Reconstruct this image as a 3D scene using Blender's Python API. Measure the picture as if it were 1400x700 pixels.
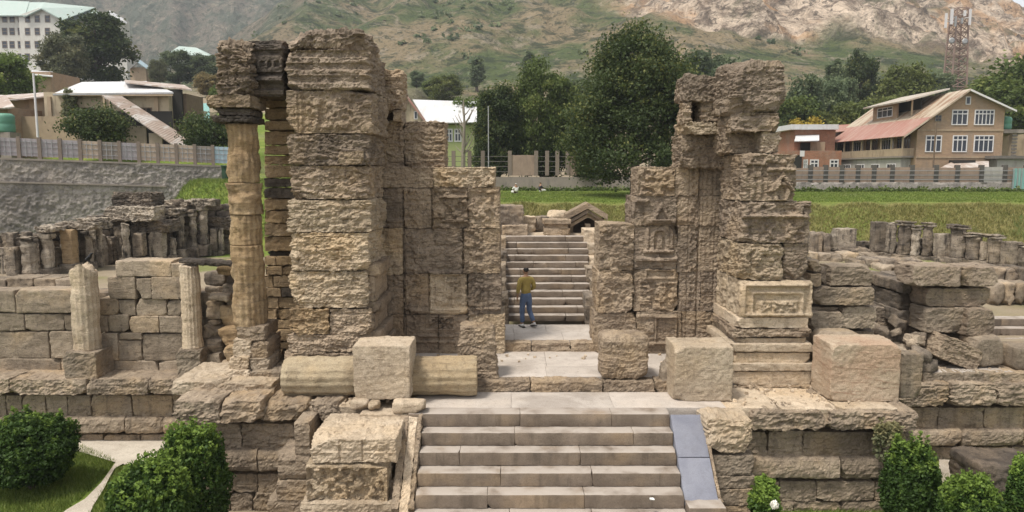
import bpy, math, random
import numpy as np
from mathutils import Vector, Matrix
R = math.radians
SC = bpy.context.scene
COL = SC.collection
for o in list(bpy.data.objects): bpy.data.objects.remove(o)

# ------------------------------------------------------------------ camera, sky, sun, exposure
F = 1000.0                       # focal length in photo pixels (photo is 1400 x 700)
HORIZON = 235.0                  # pixel row of the horizon
PITCH = math.atan((350 - HORIZON) / F)
CP, SP = math.cos(PITCH), math.sin(PITCH)
CAMZ = 4.4                       # metres above the gateway floor
cam = bpy.data.cameras.new('camera'); camo = bpy.data.objects.new('camera', cam); COL.objects.link(camo)
cam.sensor_width = 36.0; cam.lens = 36.0 * F / 1400.0; cam.clip_start = 0.1; cam.clip_end = 6000
camo.location = (0, 0, CAMZ); camo.rotation_euler = (math.pi / 2 - PITCH, 0, 0)
SC.camera = camo
SUN_EL, SUN_AZ = 64, -130        # azimuth clockwise from +Y: behind the camera, to the left
world = bpy.data.worlds.new('World'); SC.world = world; world.use_nodes = True
nt = world.node_tree; nt.nodes.clear()
sky = nt.nodes.new('ShaderNodeTexSky'); sky.sky_type = 'NISHITA'; sky.sun_disc = False
sky.sun_elevation = R(SUN_EL); sky.sun_rotation = R(SUN_AZ)
sky.air_density = 1.0; sky.dust_density = 6.0; sky.ozone_density = 1.0; sky.altitude = 1600
hs = nt.nodes.new('ShaderNodeHueSaturation'); hs.inputs['Saturation'].default_value = 0.10
bg = nt.nodes.new('ShaderNodeBackground'); bg.inputs['Strength'].default_value = 0.088
wo = nt.nodes.new('ShaderNodeOutputWorld')
nt.links.new(sky.outputs[0], hs.inputs['Color']); nt.links.new(hs.outputs[0], bg.inputs['Color']); nt.links.new(bg.outputs[0], wo.inputs['Surface'])
sun = bpy.data.lights.new('sun', 'SUN'); sun.energy = 1.5; sun.angle = R(11); sun.color = (1.0, 0.935, 0.83)
suno = bpy.data.objects.new('sun', sun); COL.objects.link(suno)
sd = Vector((math.sin(R(SUN_AZ)) * math.cos(R(SUN_EL)), math.cos(R(SUN_AZ)) * math.cos(R(SUN_EL)), math.sin(R(SUN_EL))))
suno.rotation_euler = sd.to_track_quat('Z', 'Y').to_euler(); suno.location = (0, -10, 60)
vs = SC.view_settings; vs.view_transform = 'Standard'; vs.look = 'None'; vs.gamma = 1.0; vs.exposure = 1.5
vs.use_curve_mapping = False

# ------------------------------------------------------------------ pixels to places
def ray(px, py):
    u = (px - 700) / F; v = (350 - py) / F
    return u, CP + v * SP, -SP + v * CP
def W(px, py, Y):                # the point a pixel shows at depth Y
    u, a, b = ray(px, py); t = Y / a
    return Vector((u * t, Y, CAMZ + b * t))
def G(px, py, z):                # the point a pixel shows on level z
    u, a, b = ray(px, py); t = (z - CAMZ) / b
    return Vector((u * t, a * t, z))
def pr(x0, y0, x1, y1, Y):       # photo rectangle on the plane at depth Y -> X0, X1, Z0, Z1
    m = (y0 + y1) / 2
    return W(x0, m, Y).x, W(x1, m, Y).x, W(x0, y1, Y).z, W(x0, y0, Y).z

# ------------------------------------------------------------------ noise
_rng = np.random.RandomState(7)
_g = _rng.normal(size=(512, 3)); _g /= np.linalg.norm(_g, axis=1)[:, None]
_g = _g.astype(np.float32)
def perlin(p, seed=0):
    p = np.asarray(p, dtype=np.float32)
    i = np.floor(p).astype(np.int64); f = (p - i).astype(np.float32)
    s = f * f * f * (f * (f * 6 - 15) + 10)
    out = 0
    hx = [(i[:, 0] + k) * 73856093 for k in (0, 1)]; hy = [(i[:, 1] + k) * 19349663 for k in (0, 1)]; hz = [(i[:, 2] + k) * 83492791 for k in (0, 1)]
    for a in (0, 1):
        wa = s[:, 0] if a else 1 - s[:, 0]
        for b in (0, 1):
            wb = wa * (s[:, 1] if b else 1 - s[:, 1])
            for c in (0, 1):
                h = hx[a] ^ hy[b] ^ hz[c] ^ (seed * 2654435 + 12345)
                h = (h ^ (h >> 13)) & 511
                g = _g[h]
                d = g[:, 0] * (f[:, 0] - a) + g[:, 1] * (f[:, 1] - b) + g[:, 2] * (f[:, 2] - c)
                out = out + d * wb * (s[:, 2] if c else 1 - s[:, 2])
    return out * 1.6
def fbm(p, octv=3, seed=0, gain=0.5):
    p = np.asarray(p, dtype=np.float32); a = 1.0; o = 0
    for k in range(octv):
        o = o + a * perlin(p * (2.03 ** k), seed + k * 17); a *= gain
    return o
def sst(a, b, x):
    t = np.clip((x - a) / (b - a), 0, 1); return t * t * (3 - 2 * t)
def terrace(n, k):
    s = n * k; fl = np.floor(s); fr = s - fl
    return (fl + sst(0.25, 0.75, fr)) / k

# ------------------------------------------------------------------ objects
def link(name, data, mat=None, parent=None, loc=(0, 0, 0)):
    o = bpy.data.objects.new(name, data); COL.objects.link(o)
    if mat is not None: data.materials.append(mat)
    if parent is not None:
        o.parent = parent
        q = parent
        off = Vector(loc)
        while q is not None: off -= q.location; q = q.parent
        o.location = off
    else: o.location = loc
    return o
def npmesh(name, V, Fq, smooth=True):
    V = np.asarray(V, dtype=np.float32); Fq = np.asarray(Fq, dtype=np.int32); k = Fq.shape[1]; n = len(Fq)
    me = bpy.data.meshes.new(name)
    me.vertices.add(len(V)); me.vertices.foreach_set('co', V.ravel())
    me.loops.add(n * k); me.loops.foreach_set('vertex_index', Fq.ravel())
    me.polygons.add(n); me.polygons.foreach_set('loop_start', np.arange(n, dtype=np.int32) * k)
    me.polygons.foreach_set('use_smooth', np.full(n, smooth, dtype=bool))
    me.update(calc_edges=True)
    return me
def tag(o, label, cat, group=None):
    o['label'] = label; o['category'] = cat
    if group: o['group'] = group
    return o
def structure(o, kind='structure'):
    o['kind'] = kind; return o
def thing(name, loc, label, cat, group=None):
    o = bpy.data.objects.new(name, None); COL.objects.link(o); o.location = loc; o.empty_display_size = 0.2
    return tag(o, label, cat, group)
class MB:                        # collects simple shapes into one mesh
    def __init__(s): s.v = []; s.f = []
    def box(s, x0, x1, y0, y1, z0, z1):
        b = len(s.v)
        s.v += [(x0, y0, z0), (x1, y0, z0), (x1, y1, z0), (x0, y1, z0), (x0, y0, z1), (x1, y0, z1), (x1, y1, z1), (x0, y1, z1)]
        s.f += [tuple(b + i for i in q) for q in ((0, 3, 2, 1), (4, 5, 6, 7), (0, 1, 5, 4), (1, 2, 6, 5), (2, 3, 7, 6), (3, 0, 4, 7))]
        return s
    def hexa(s, p):              # eight corners: bottom ring then top ring
        b = len(s.v); s.v += [tuple(q) for q in p]
        s.f += [tuple(b + i for i in q) for q in ((0, 3, 2, 1), (4, 5, 6, 7), (0, 1, 5, 4), (1, 2, 6, 5), (2, 3, 7, 6), (3, 0, 4, 7))]
        return s
    def prism(s, poly, y0, y1):  # polygon in X,Z pushed along Y
        b = len(s.v); n = len(poly)
        s.v += [(x, y0, z) for x, z in poly] + [(x, y1, z) for x, z in poly]
        s.f.append(tuple(b + i for i in range(n))); s.f.append(tuple(b + n + n - 1 - i for i in range(n)))
        for i in range(n): j = (i + 1) % n; s.f.append((b + i, b + n + i, b + n + j, b + j))
        return s
    def bar(s, a, c, r, n=6, r2=None):
        a = Vector(a); c = Vector(c); d = (c - a).normalized(); r2 = r if r2 is None else r2
        u = d.cross(Vector((0, 0, 1)) if abs(d.z) < .9 else Vector((1, 0, 0))).normalized(); w = d.cross(u); b = len(s.v)
        for (p, rr) in ((a, r), (c, r2)):
            for i in range(n): t = 2 * math.pi * i / n; s.v.append(tuple(p + (u * math.cos(t) + w * math.sin(t)) * rr))
        for i in range(n): j = (i + 1) % n; s.f.append((b + i, b + j, b + n + j, b + n + i))
        s.f.append(tuple(b + n - 1 - i for i in range(n))); s.f.append(tuple(b + n + i for i in range(n)))
        return s
    def build(s, name, mat, parent=None, loc=(0, 0, 0), world=True):
        # vertices were given in world coordinates; the object's origin is put at loc
        me = bpy.data.meshes.new(name); L = Vector(loc) if world else Vector((0, 0, 0))
        me.from_pydata([tuple(Vector(v) - L) for v in s.v], [], s.f); me.update()
        return link(name, me, mat, parent, loc)
def wbox(name, x0, x1, y0, y1, z0, z1, mat, parent=None):
    return MB().box(x0, x1, y0, y1, z0, z1).build(name, mat, parent, ((x0 + x1) / 2, (y0 + y1) / 2, z0))

# ------------------------------------------------------------------ materials
class NB:
    def __init__(s, name):
        s.m = bpy.data.materials.new(name); s.m.use_nodes = True; s.t = s.m.node_tree; s.t.nodes.clear()
        s.out = s.t.nodes.new('ShaderNodeOutputMaterial')
    def n(s, ty, **kw):
        x = s.t.nodes.new('ShaderNode' + ty)
        for k, v in kw.items():
            if k in x.inputs: s.set(x.inputs[k], v)
            else: setattr(x, k, v)
        return x
    def set(s, sock, v):
        if isinstance(v, bpy.types.NodeSocket): s.t.links.new(v, sock)
        else: sock.default_value = v
    def math(s, op, a, b=0.0, c=None, clamp=False):
        x = s.t.nodes.new('ShaderNodeMath'); x.operation = op; x.use_clamp = clamp
        s.set(x.inputs[0], a); s.set(x.inputs[1], b)
        if c is not None: s.set(x.inputs[2], c)
        return x.outputs[0]
    def vmath(s, op, a, b):
        x = s.t.nodes.new('ShaderNodeVectorMath'); x.operation = op; s.set(x.inputs[0], a); s.set(x.inputs[1], b); return x.outputs[0]
    def noise(s, vec, scale, detail=4, rough=0.55, dist=0.0):
        x = s.t.nodes.new('ShaderNodeTexNoise'); s.set(x.inputs['Vector'], vec)
        x.inputs['Scale'].default_value = scale; x.inputs['Detail'].default_value = detail; x.inputs['Roughness'].default_value = rough; x.inputs['Distortion'].default_value = dist
        return x.outputs['Fac']
    def ramp(s, fac, a, b):      # smooth 0..1 between a and b
        x = s.t.nodes.new('ShaderNodeMapRange'); x.interpolation_type = 'SMOOTHSTEP'
        s.set(x.inputs['Value'], fac); x.inputs['From Min'].default_value = a; x.inputs['From Max'].default_value = b; return x.outputs[0]
    def mix(s, fac, a, b, mode='MIX'):
        x = s.t.nodes.new('ShaderNodeMix'); x.data_type = 'RGBA'; x.blend_type = mode
        s.set(x.inputs[0], fac)
        for sock, v in ((x.inputs[6], a), (x.inputs[7], b)):
            if isinstance(v, (tuple, list)): v = (*v[:3], 1.0)
            s.set(sock, v)
        return x.outputs[2]
    def val(s, col, f):          # colour times a factor
        c = s.n('CombineColor'); [s.set(c.inputs[i], f) for i in range(3)]
        return s.mix(1.0, col, c.outputs[0], 'MULTIPLY')
    def bsdf(s, col, rough=0.85, normal=None, metal=0.0, spec=0.3, **kw):
        b = s.t.nodes.new('ShaderNodeBsdfPrincipled')
        if isinstance(col, (tuple, list)): col = (*col[:3], 1.0)
        s.set(b.inputs['Base Color'], col); s.set(b.inputs['Roughness'], rough); s.set(b.inputs['Metallic'], metal)
        s.set(b.inputs['Specular IOR Level'], spec)
        if normal is not None: s.set(b.inputs['Normal'], normal)
        return b.outputs[0]
    def bump(s, h, dist=0.02, strength=0.6):
        b = s.t.nodes.new('ShaderNodeBump'); s.set(b.inputs['Height'], h); b.inputs['Distance'].default_value = dist; b.inputs['Strength'].default_value = strength; return b.outputs[0]
    def done(s, sh): s.t.links.new(sh, s.out.inputs['Surface']); return s.m
    def pos(s): return s.n('NewGeometry').outputs['Position']

def mat_stone(name, light, mid, dark, ochre=(0.40, 0.26, 0.12), och=0.35, lich=0.5, streak=0.35, strata=0.4, bump=0.6, var=0.16, fine=0.3, stain=0.45, worn=None):  # worn: paler tone of up-facing treads, foot wear and painted sky light
    b = NB(name); p = b.pos(); rnd = b.n('ObjectInfo').outputs['Random']
    off = b.n('CombineXYZ'); b.set(off.inputs[0], b.math('MULTIPLY', rnd, 37.0)); b.set(off.inputs[1], b.math('MULTIPLY', rnd, 91.0)); b.set(off.inputs[2], b.math('MULTIPLY', rnd, 13.0))
    v = b.vmath('ADD', p, off.outputs[0])
    n1 = b.noise(v, 1.6, 5, 0.62, 0.3)
    c = b.mix(b.ramp(n1, 0.32, 0.68), mid, light)
    c = b.mix(b.math('MULTIPLY', b.ramp(b.noise(v, 0.8, 3, 0.6), 0.47, 0.68), och), c, ochre)
    st = b.noise(b.vmath('MULTIPLY', v, (1.2, 1.2, 9.0)), 1.6, 4, 0.65, 0.6)
    c = b.mix(b.math('MULTIPLY', b.ramp(st, 0.50, 0.70), strata), c, dark)
    sk = b.noise(b.vmath('MULTIPLY', v, (5.0, 5.0, 0.55)), 1.0, 4, 0.6)
    c = b.mix(b.math('MULTIPLY', b.ramp(sk, 0.52, 0.72), streak), c, dark)
    bg_ = b.noise(p, 0.55, 4, 0.6, 0.5)
    c = b.mix(b.math('MULTIPLY', b.ramp(bg_, 0.50, 0.64), stain), c, dark)
    li = b.noise(v, 9.0, 6, 0.75)
    c = b.mix(b.math('MULTIPLY', b.ramp(li, 0.53, 0.66), lich), c, dark)
    fi = b.noise(v, 45.0, 3, 0.7)
    f = b.math('ADD', b.math('MULTIPLY', b.math('SUBTRACT', fi, 0.5), fine * 4), 1.0)
    rv = b.math('ADD', b.math('MULTIPLY', b.math('SUBTRACT', b.n('TexWhiteNoise', noise_dimensions='1D', W=b.math('MULTIPLY', rnd, 99.0)).outputs['Value'], 0.5), var * 2), 1.0)
    c = b.val(c, b.math('MULTIPLY', f, rv))
    if worn:                     # up-facing treads painted paler for sky light, besides foot wear
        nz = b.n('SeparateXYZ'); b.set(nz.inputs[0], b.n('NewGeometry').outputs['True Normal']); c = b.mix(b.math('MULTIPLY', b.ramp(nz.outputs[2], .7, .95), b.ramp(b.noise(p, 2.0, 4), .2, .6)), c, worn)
    h = b.math('ADD', b.math('MULTIPLY', b.noise(v, 22.0, 7, 0.75), 1.3), b.math('MULTIPLY', st, 0.7))
    return b.done(b.bsdf(c, 0.93, b.bump(h, 0.06, bump), spec=0.2))
def mat_plain(name, col, rough=0.7, var=0.12, scale=3.0, bump=0.0, metal=0.0, spec=0.3, dirt=None, dirt_amt=0.4):
    b = NB(name); p = b.pos()
    n = b.noise(p, scale, 5, 0.6)
    c = b.val(b.mix(0.0, col, col), b.math('ADD', b.math('MULTIPLY', b.math('SUBTRACT', n, 0.5), var * 4), 1.0))
    if dirt: c = b.mix(b.math('MULTIPLY', b.ramp(b.noise(b.vmath('MULTIPLY', p, (2.0, 2.0, 0.5)), scale * .7, 5, 0.65), 0.5, 0.68), dirt_amt), c, dirt)
    nm = b.bump(b.noise(p, scale * 8, 5, 0.65), 0.03, bump) if bump else None
    return b.done(b.bsdf(c, rough, nm, metal, spec))
M = {}
M['stone'] = mat_stone('weathered_limestone', (0.47, 0.372, 0.272), (0.325, 0.248, 0.178), (0.075, 0.058, 0.045), lich=0.65, bump=.9, stain=.3)
M['ochre'] = mat_stone('ochre_limestone', (0.47, 0.35, 0.22), (0.35, 0.24, 0.135), (0.10, 0.075, 0.05), och=0.4, lich=0.45, bump=.8)
M['pale'] = mat_stone('pale_limestone', (0.56, 0.465, 0.355), (0.45, 0.36, 0.262), (0.165, 0.125, 0.09), och=0.3, lich=0.55, streak=0.35, strata=0.3, stain=.35)
M['wall'] = mat_stone('coursed_wall_stone', (0.38, 0.31, 0.235), (0.26, 0.208, 0.155), (0.082, 0.066, 0.052), lich=0.6, strata=0.2, var=0.26, bump=0.6, stain=.35)
M['plinth'] = mat_stone('plinth_stone', (0.38, 0.305, 0.228), (0.265, 0.208, 0.153), (0.082, 0.064, 0.05), lich=0.6, streak=0.5, strata=0.3, stain=.35)
M['dark'] = mat_stone('dark_weathered_stone', (0.30, 0.245, 0.19), (0.150, 0.122, 0.097), (0.045, 0.039, 0.034), och=0.2, lich=0.5, streak=0.6, strata=0.5)
M['dark_and_shade'] = mat_stone('dark_and_shaded_stone', (0.15, 0.122, 0.10), (0.08, 0.066, 0.055), (0.027, 0.024, 0.021), och=0.1, lich=0.5, streak=0.5)  # dark stones, and shade painted onto beam, gap, hole and notch
M['riser'] = mat_stone('stair_stone', (0.215, 0.172, 0.135), (0.150, 0.118, 0.092), (0.066, 0.054, 0.044), och=0.2, lich=0.25, streak=0.45, strata=0.0, bump=0.2, var=0.12, fine=0.2, stain=.25, worn=(.36, .315, .275))  # worn tone also paints sky light onto the treads
M['paving'] = mat_stone('paving_stone', (0.46, 0.41, 0.365), (0.385, 0.34, 0.30), (0.21, 0.178, 0.15), och=0.08, lich=0.4, streak=0.0, strata=0.0, bump=0.18, var=0.07, fine=0.2, stain=.4)
M['blue'] = mat_stone('blue_grey_slab', (0.205, 0.21, 0.245), (0.155, 0.16, 0.195), (0.11, 0.105, 0.115), och=0.0, lich=0.2, streak=0.2, strata=0.0, bump=0.12, var=0.05, fine=0.1, stain=.2)
M['rubble'] = mat_stone('rubble_masonry', (0.46, 0.415, 0.375), (0.30, 0.27, 0.245), (0.10, 0.093, 0.09), och=0.1, lich=0.7, streak=0.3, strata=0.0, bump=1.0, fine=0.35, stain=.5)
M['veined'] = mat_stone('veined_limestone', (0.54, 0.44, 0.33), (0.44, 0.345, 0.25), (0.26, 0.155, 0.10), ochre=(.40, .23, .145), och=0.45, lich=0.3, streak=0.1, strata=0.7, stain=.1)
M['cell'] = mat_stone('dark_cell_stone', (0.21, 0.172, 0.135), (0.105, 0.086, 0.07), (0.032, 0.028, 0.025), och=0.15, lich=0.5, streak=0.6, strata=0.5)  # darker stone for cell walls, gaps and heap
M['drum'] = mat_stone('cream_column_stone', (0.50, 0.415, 0.29), (0.41, 0.325, 0.215), (0.14, 0.105, 0.07), och=0.4, lich=0.5, streak=0.3, strata=0.3, stain=.35)
M['stone_lt'] = mat_stone('cream_weathered_limestone', (0.53, 0.43, 0.31), (0.39, 0.305, 0.215), (0.12, 0.095, 0.07), och=.45, lich=0.5, bump=.8, stain=.3)
M['stone_gr'] = mat_stone('grey_weathered_limestone', (0.40, 0.32, 0.243), (0.27, 0.21, 0.158), (0.065, 0.052, 0.042), och=.25, lich=0.65, bump=.9, streak=.45, stain=.4)
M['colon'] = mat_stone('streaked_column_stone', (0.50, 0.43, 0.345), (0.29, 0.24, 0.19), (0.032, 0.028, 0.025), och=.15, lich=0.65, bump=.9, streak=.9, strata=.45, stain=.5, fine=.4)
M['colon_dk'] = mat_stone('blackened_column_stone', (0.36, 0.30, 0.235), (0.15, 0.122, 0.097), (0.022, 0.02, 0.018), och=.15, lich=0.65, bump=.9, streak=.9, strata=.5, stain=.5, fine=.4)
# ------------------------------------------------------------------ stones
def sharp(n, k):
    s = n * k; fl = np.floor(s); return (fl + sst(0.38, 0.62, s - fl)) / k
_cache = {}
def boxgrid(nx, ny, nz):
    key = (nx, ny, nz)
    if key in _cache: return _cache[key]
    def vid(i, j, k): return (i * (ny + 1) + j) * (nz + 1) + k
    I, J, K = np.arange(nx + 1), np.arange(ny + 1), np.arange(nz + 1); q = []
    def grid(f, A, B, flip):
        a, b = np.meshgrid(A[:-1], B[:-1], indexing='ij'); a = a.ravel(); b = b.ravel()
        r = np.stack([f(a, b), f(a + 1, b), f(a + 1, b + 1), f(a, b + 1)], 1)
        q.append(r[:, ::-1] if flip else r)
    grid(lambda a, b: vid(a, 0, b), I, K, False); grid(lambda a, b: vid(a, ny, b), I, K, True)
    grid(lambda a, b: vid(0, a, b), J, K, True); grid(lambda a, b: vid(nx, a, b), J, K, False)
    grid(lambda a, b: vid(a, b, 0), I, J, True); grid(lambda a, b: vid(a, b, nz), I, J, False)
    Q = np.concatenate(q); u, inv = np.unique(Q, return_inverse=True); inv = inv.reshape(Q.shape)
    ijk = np.stack([u // ((ny + 1) * (nz + 1)), (u // (nz + 1)) % (ny + 1), u % (nz + 1)], 1)
    _cache[key] = (ijk, inv); return _cache[key]
def axis(h, res, r):
    n = max(1, int(round(2 * (h - r) / res)))
    return np.concatenate([[-h, -h + r * .4], np.linspace(-h + r, h - r, n + 1), [h - r * .4, h]])
_seed = [100]
def stone_mesh(sx, sy, sz, res=0.03, resy=None, r=0.03, rough=0.02, strata=0.02, pits=0.008, chips=2, chip=0.12, carve=None, side=None, prof=None, seed=None, taper=None, wx=0.0, wz=0.0, wy=0.0, sf=1.0, torus=False, rz=None):
    """A weathered block; sx, sy, sz full size, centred.  carve(X, Z) in world metres lifts the front face."""
    if seed is None: _seed[0] += 1; seed = _seed[0]
    rs = np.random.RandomState(seed)
    if r < .065: r = r * .55
    chip = chip * .75; rough = rough * .6
    r = min(r, sx * .45, sy * .45, sz * .45); h = np.array([sx, sy, sz]) / 2
    rv = np.array([.012 if torus else r, r, min(r, rz) if rz else r])
    ax = [axis(h[0], res, rv[0]), axis(h[1], resy or res * 2, rv[1]), axis(h[2], res, rv[2])]
    ijk, Q = boxgrid(len(ax[0]) - 1, len(ax[1]) - 1, len(ax[2]) - 1)
    P = np.stack([ax[0][ijk[:, 0]], ax[1][ijk[:, 1]], ax[2][ijk[:, 2]]], 1).astype(np.float32)
    off = rs.uniform(-50, 50, 3)
    q = np.clip(P, -(h - rv), h - rv); d = (P - q) / rv; ln = np.linalg.norm(d, axis=1)[:, None]; N = d / np.maximum(ln, 1e-6)
    P = q + N * rv
    P0 = P.copy()
    if taper is not None:        # (top x scale, top y scale)
        t = (P[:, 2] + h[2]) / sz
        P[:, 0] *= 1 + (taper[0] - 1) * t; P[:, 1] *= 1 + (taper[1] - 1) * t
    for _ in range(chips):       # broken corners and arrises
        c = np.array([rs.choice([-1, 1]) * rs.uniform(.3, 1), rs.choice([-1, -1, -1, 1]) * rs.uniform(.2, 1), rs.choice([-1, 1]) * rs.uniform(.3, 1)])
        c /= np.linalg.norm(c); sup = np.abs(c * h).sum() - rs.uniform(.3, 1) * chip - r * .6
        e = np.maximum(0, P @ c - sup + 0.03 * perlin(P * 5 + off, 3)); P = P - e[:, None] * c
    Pn = P0 + off
    dsp = np.zeros(len(P), dtype=np.float32)
    if rough: dsp += rough * (fbm(Pn * 1.8 * sf, 4, 1, .55)) - rough * .3
    if strata:
        n = fbm(Pn * np.array([1.8, 1.8, 8.5]) * sf, 4, 5, .6); dsp += strata * .62 * sharp(n, 3.0) - strata * .15
        n2 = fbm(Pn * np.array([6.5, 6.5, 11.0]) * sf, 3, 9, .65); dsp += strata * .55 * sharp(n2, 2.6)
        cr = 1 - np.abs(fbm(Pn * np.array([1.3, 1.3, 2.4]), 3, 13, .6)) * 14; dsp -= strata * .8 * np.clip(cr, 0, 1)      # thin cracks
    if pits: dsp += pits * 1.3 * fbm(Pn * 13, 3, 11, .7)
    if prof is not None:
        t = (P0[:, 2] + h[2]) / sz; pv = prof(t); hn = np.sqrt(N[:, 0] ** 2 + N[:, 1] ** 2)
        P[:, 0] += N[:, 0] * pv * (hn > .3); P[:, 1] += N[:, 1] * pv * (hn > .3)
    P = P + N * dsp[:, None]
    if carve is not None:
        w = sst(.45, .8, -N[:, 1]); P[:, 1] -= w * carve(P0[:, 0] + wx, P0[:, 2] + wz)
    if side is not None:
        w = sst(.45, .8, np.abs(N[:, 0])) ; P[:, 0] += np.sign(N[:, 0]) * w * side(P0[:, 1] + wy, P0[:, 2] + wz)
    return npmesh('stone', P, Q, not (strata >= .02 and res < .05))
def block(name, x0, x1, y0, y1, z0, z1, mat, parent=None, gap=0.006, rot=None, **kw):
    """stone filling the world box (less a joint)."""
    c = ((x0 + x1) / 2, (y0 + y1) / 2, (z0 + z1) / 2)
    kw.setdefault('wx', c[0]); kw.setdefault('wz', c[2]); kw.setdefault('wy', c[1])
    me = stone_mesh(abs(x1 - x0) - gap, abs(y1 - y0) - gap, abs(z1 - z0) - gap, **kw)
    o = link(name, me, M[mat] if isinstance(mat, str) else mat, parent, c)
    if rot: o.rotation_euler = tuple(R(a) for a in rot)
    return o
def pblock(name, x0, y0, x1, y1, Y, dep, mat, parent=None, **kw):
    """stone whose front face covers a photo rectangle at depth Y and reaches dep metres back."""
    X0, X1, Z0, Z1 = pr(x0, y0, x1, y1, Y)
    if 'zmin' in kw: Z0 = kw.pop('zmin')
    return block(name, X0, X1, Y, Y + dep, Z0, Z1, mat, parent, **kw)
def loose(name, label, cat, x0, y0, x1, y1, Y, dep, mat, zmin=None, group=None, **kw):
    o = pblock(name, x0, y0, x1, y1, Y, dep, mat, None, **({'zmin': zmin} if zmin is not None else {}), **kw)
    return tag(o, label, cat, group)
def relief(feats, Y):
    """carved pattern on a face: list of (kind, x0, y0, x1, y1, height, extra) in photo pixels at depth Y."""
    L = []
    for f in feats:
        k, x0, y0, x1, y1, hh = f[:6]; L.append((k, *pr(x0, y0, x1, y1, Y), hh, f[6] if len(f) > 6 else None))
    def fn(X, Z):
        out = np.zeros(len(X), dtype=np.float32); e = .018
        for k, a, b, c, d, hh, ex in L:
            box = sst(a - e, a + e, X) * sst(b + e, b - e, X) * sst(c - e, c + e, Z) * sst(d + e, d - e, Z)
            if k == 'rect': out += (hh if hh > 0 else hh * .4) * box
            elif k == 'frame':
                t = ex or .05; inn = sst(a + t - e, a + t + e, X) * sst(b - t + e, b - t - e, X) * sst(c + t - e, c + t + e, Z) * sst(d - t + e, d - t - e, Z)
                out += hh * (box - inn)
            elif k == 'orn':
                fq = ex or 9.0; q = np.stack([X * fq, X * 0 + 3.3, Z * fq], 1); n = fbm(q, 2, 21)
                out += .7 * hh * box * (sst(-.2, .2, n) * 2 - 1)
            elif k == 'tri':
                m = (a + b) / 2; t = np.clip(1 - np.abs(X - m) / ((b - a) / 2), 0, 1); top = c + (d - c) * t
                out += hh * box * sst(top + e, top - e, Z)
            elif k == 'chev':
                m = (a + b) / 2; t = np.clip(1 - np.abs(X - m) / ((b - a) / 2), 0, 1); top = c + (d - c) * t
                out += hh * box * sst(.05, .02, np.abs(Z - top + .05))
            elif k == 'arch':
                m = (a + b) / 2; rr = (b - a) / 2; zc = d - rr
                ins = np.where(Z > zc, np.sqrt((X - m) ** 2 + (Z - zc) ** 2) - rr, np.abs(X - m) - rr)
                out += hh * sst(e, -e, ins) * sst(c - e, c + e, Z)
            elif k == 'flute':
                out += hh * box * np.cos(2 * np.pi * (X - a) / ex)
            elif k == 'dent':
                out += hh * box * (np.cos(2 * np.pi * (X - a) / ex) > 0)
            elif k == 'bands':
                out += hh * box * sst(-.3, .3, np.sin(2 * np.pi * (Z - c) / ex))
        return out * 1.7
    return fn
def lathe_mesh(prof, n=40, flutes=0, fd=0.0, rough=0.01, strata=0.0, seed=1, res=0.06, broken=None, pits=0.006):
    """turned stone; prof = [(r, z)...]; wear pushes the surface about. broken(theta) lowers the top."""
    zs = [prof[0][1]]; rr = [prof[0][0]]
    for (r0, z0), (r1, z1) in zip(prof[:-1], prof[1:]):
        k = max(1, int(math.ceil(math.hypot(z1 - z0, r1 - r0) / res)))
        for i in range(1, k + 1): zs.append(z0 + (z1 - z0) * i / k); rr.append(r0 + (r1 - r0) * i / k)
    zs = np.array(zs); rr = np.array(rr); m = len(zs); th = np.arange(n) * 2 * np.pi / n
    T, Zg = np.meshgrid(th, zs); Rg = np.repeat(rr[:, None], n, 1)
    if flutes: Rg = Rg - fd * (0.5 + 0.5 * np.cos(T * flutes)) ** 2
    P = np.stack([(Rg * np.cos(T)).ravel(), (Rg * np.sin(T)).ravel(), Zg.ravel()], 1)
    N = np.stack([np.cos(T).ravel(), np.sin(T).ravel(), 0 * T.ravel()], 1); off = np.random.RandomState(seed).uniform(-40, 40, 3)
    d = rough * (fbm((P + off) * 2.2, 4, 2) - .2) + pits * fbm((P + off) * 14, 2, 4)
    if strata: d = d + strata * terrace(fbm((P + off) * np.array([1.6, 1.6, 5]), 3, 8), 3)
    P = P + N * d[:, None]
    if broken is not None:
        zt = broken(P[:, 0], P[:, 1]) + .05 * fbm((P + off) * 5, 3, 6); P[:, 2] = np.minimum(P[:, 2], zt)
    a, b = np.meshgrid(np.arange(m - 1), np.arange(n), indexing='ij'); a = a.ravel(); b = b.ravel(); c = (b + 1) % n
    Q = np.stack([a * n + b, a * n + c, (a + 1) * n + c, (a + 1) * n + b], 1)
    # caps as fans of quads (degenerate-free: centre vertex ring)
    V = [P]; nv = len(P); caps = []
    for row, up in ((0, False), (m - 1, True)):
        ring = P[row * n:(row + 1) * n]; cen = ring.mean(0); inner = cen + (ring - cen) * .5 ; inner[:, 2] += .01 * np.sin(np.arange(n) * 3.1)
        inn2 = cen + (ring - cen) * .02
        V += [inner, inn2]; i0 = nv; i1 = nv + n; nv += 2 * n; k = np.arange(n); k2 = (k + 1) % n
        for A, B in ((row * n, i0), (i0, i1)):
            q = np.stack([A + k, A + k2, B + k2, B + k], 1); caps.append(q if up else q[:, ::-1])
    return npmesh('turned_stone', np.concatenate(V), np.concatenate([Q] + caps), True)
def empty_at(name, X, Y, z, label, cat, group=None): return thing(name, (X, Y, z), label, cat, group)
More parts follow.
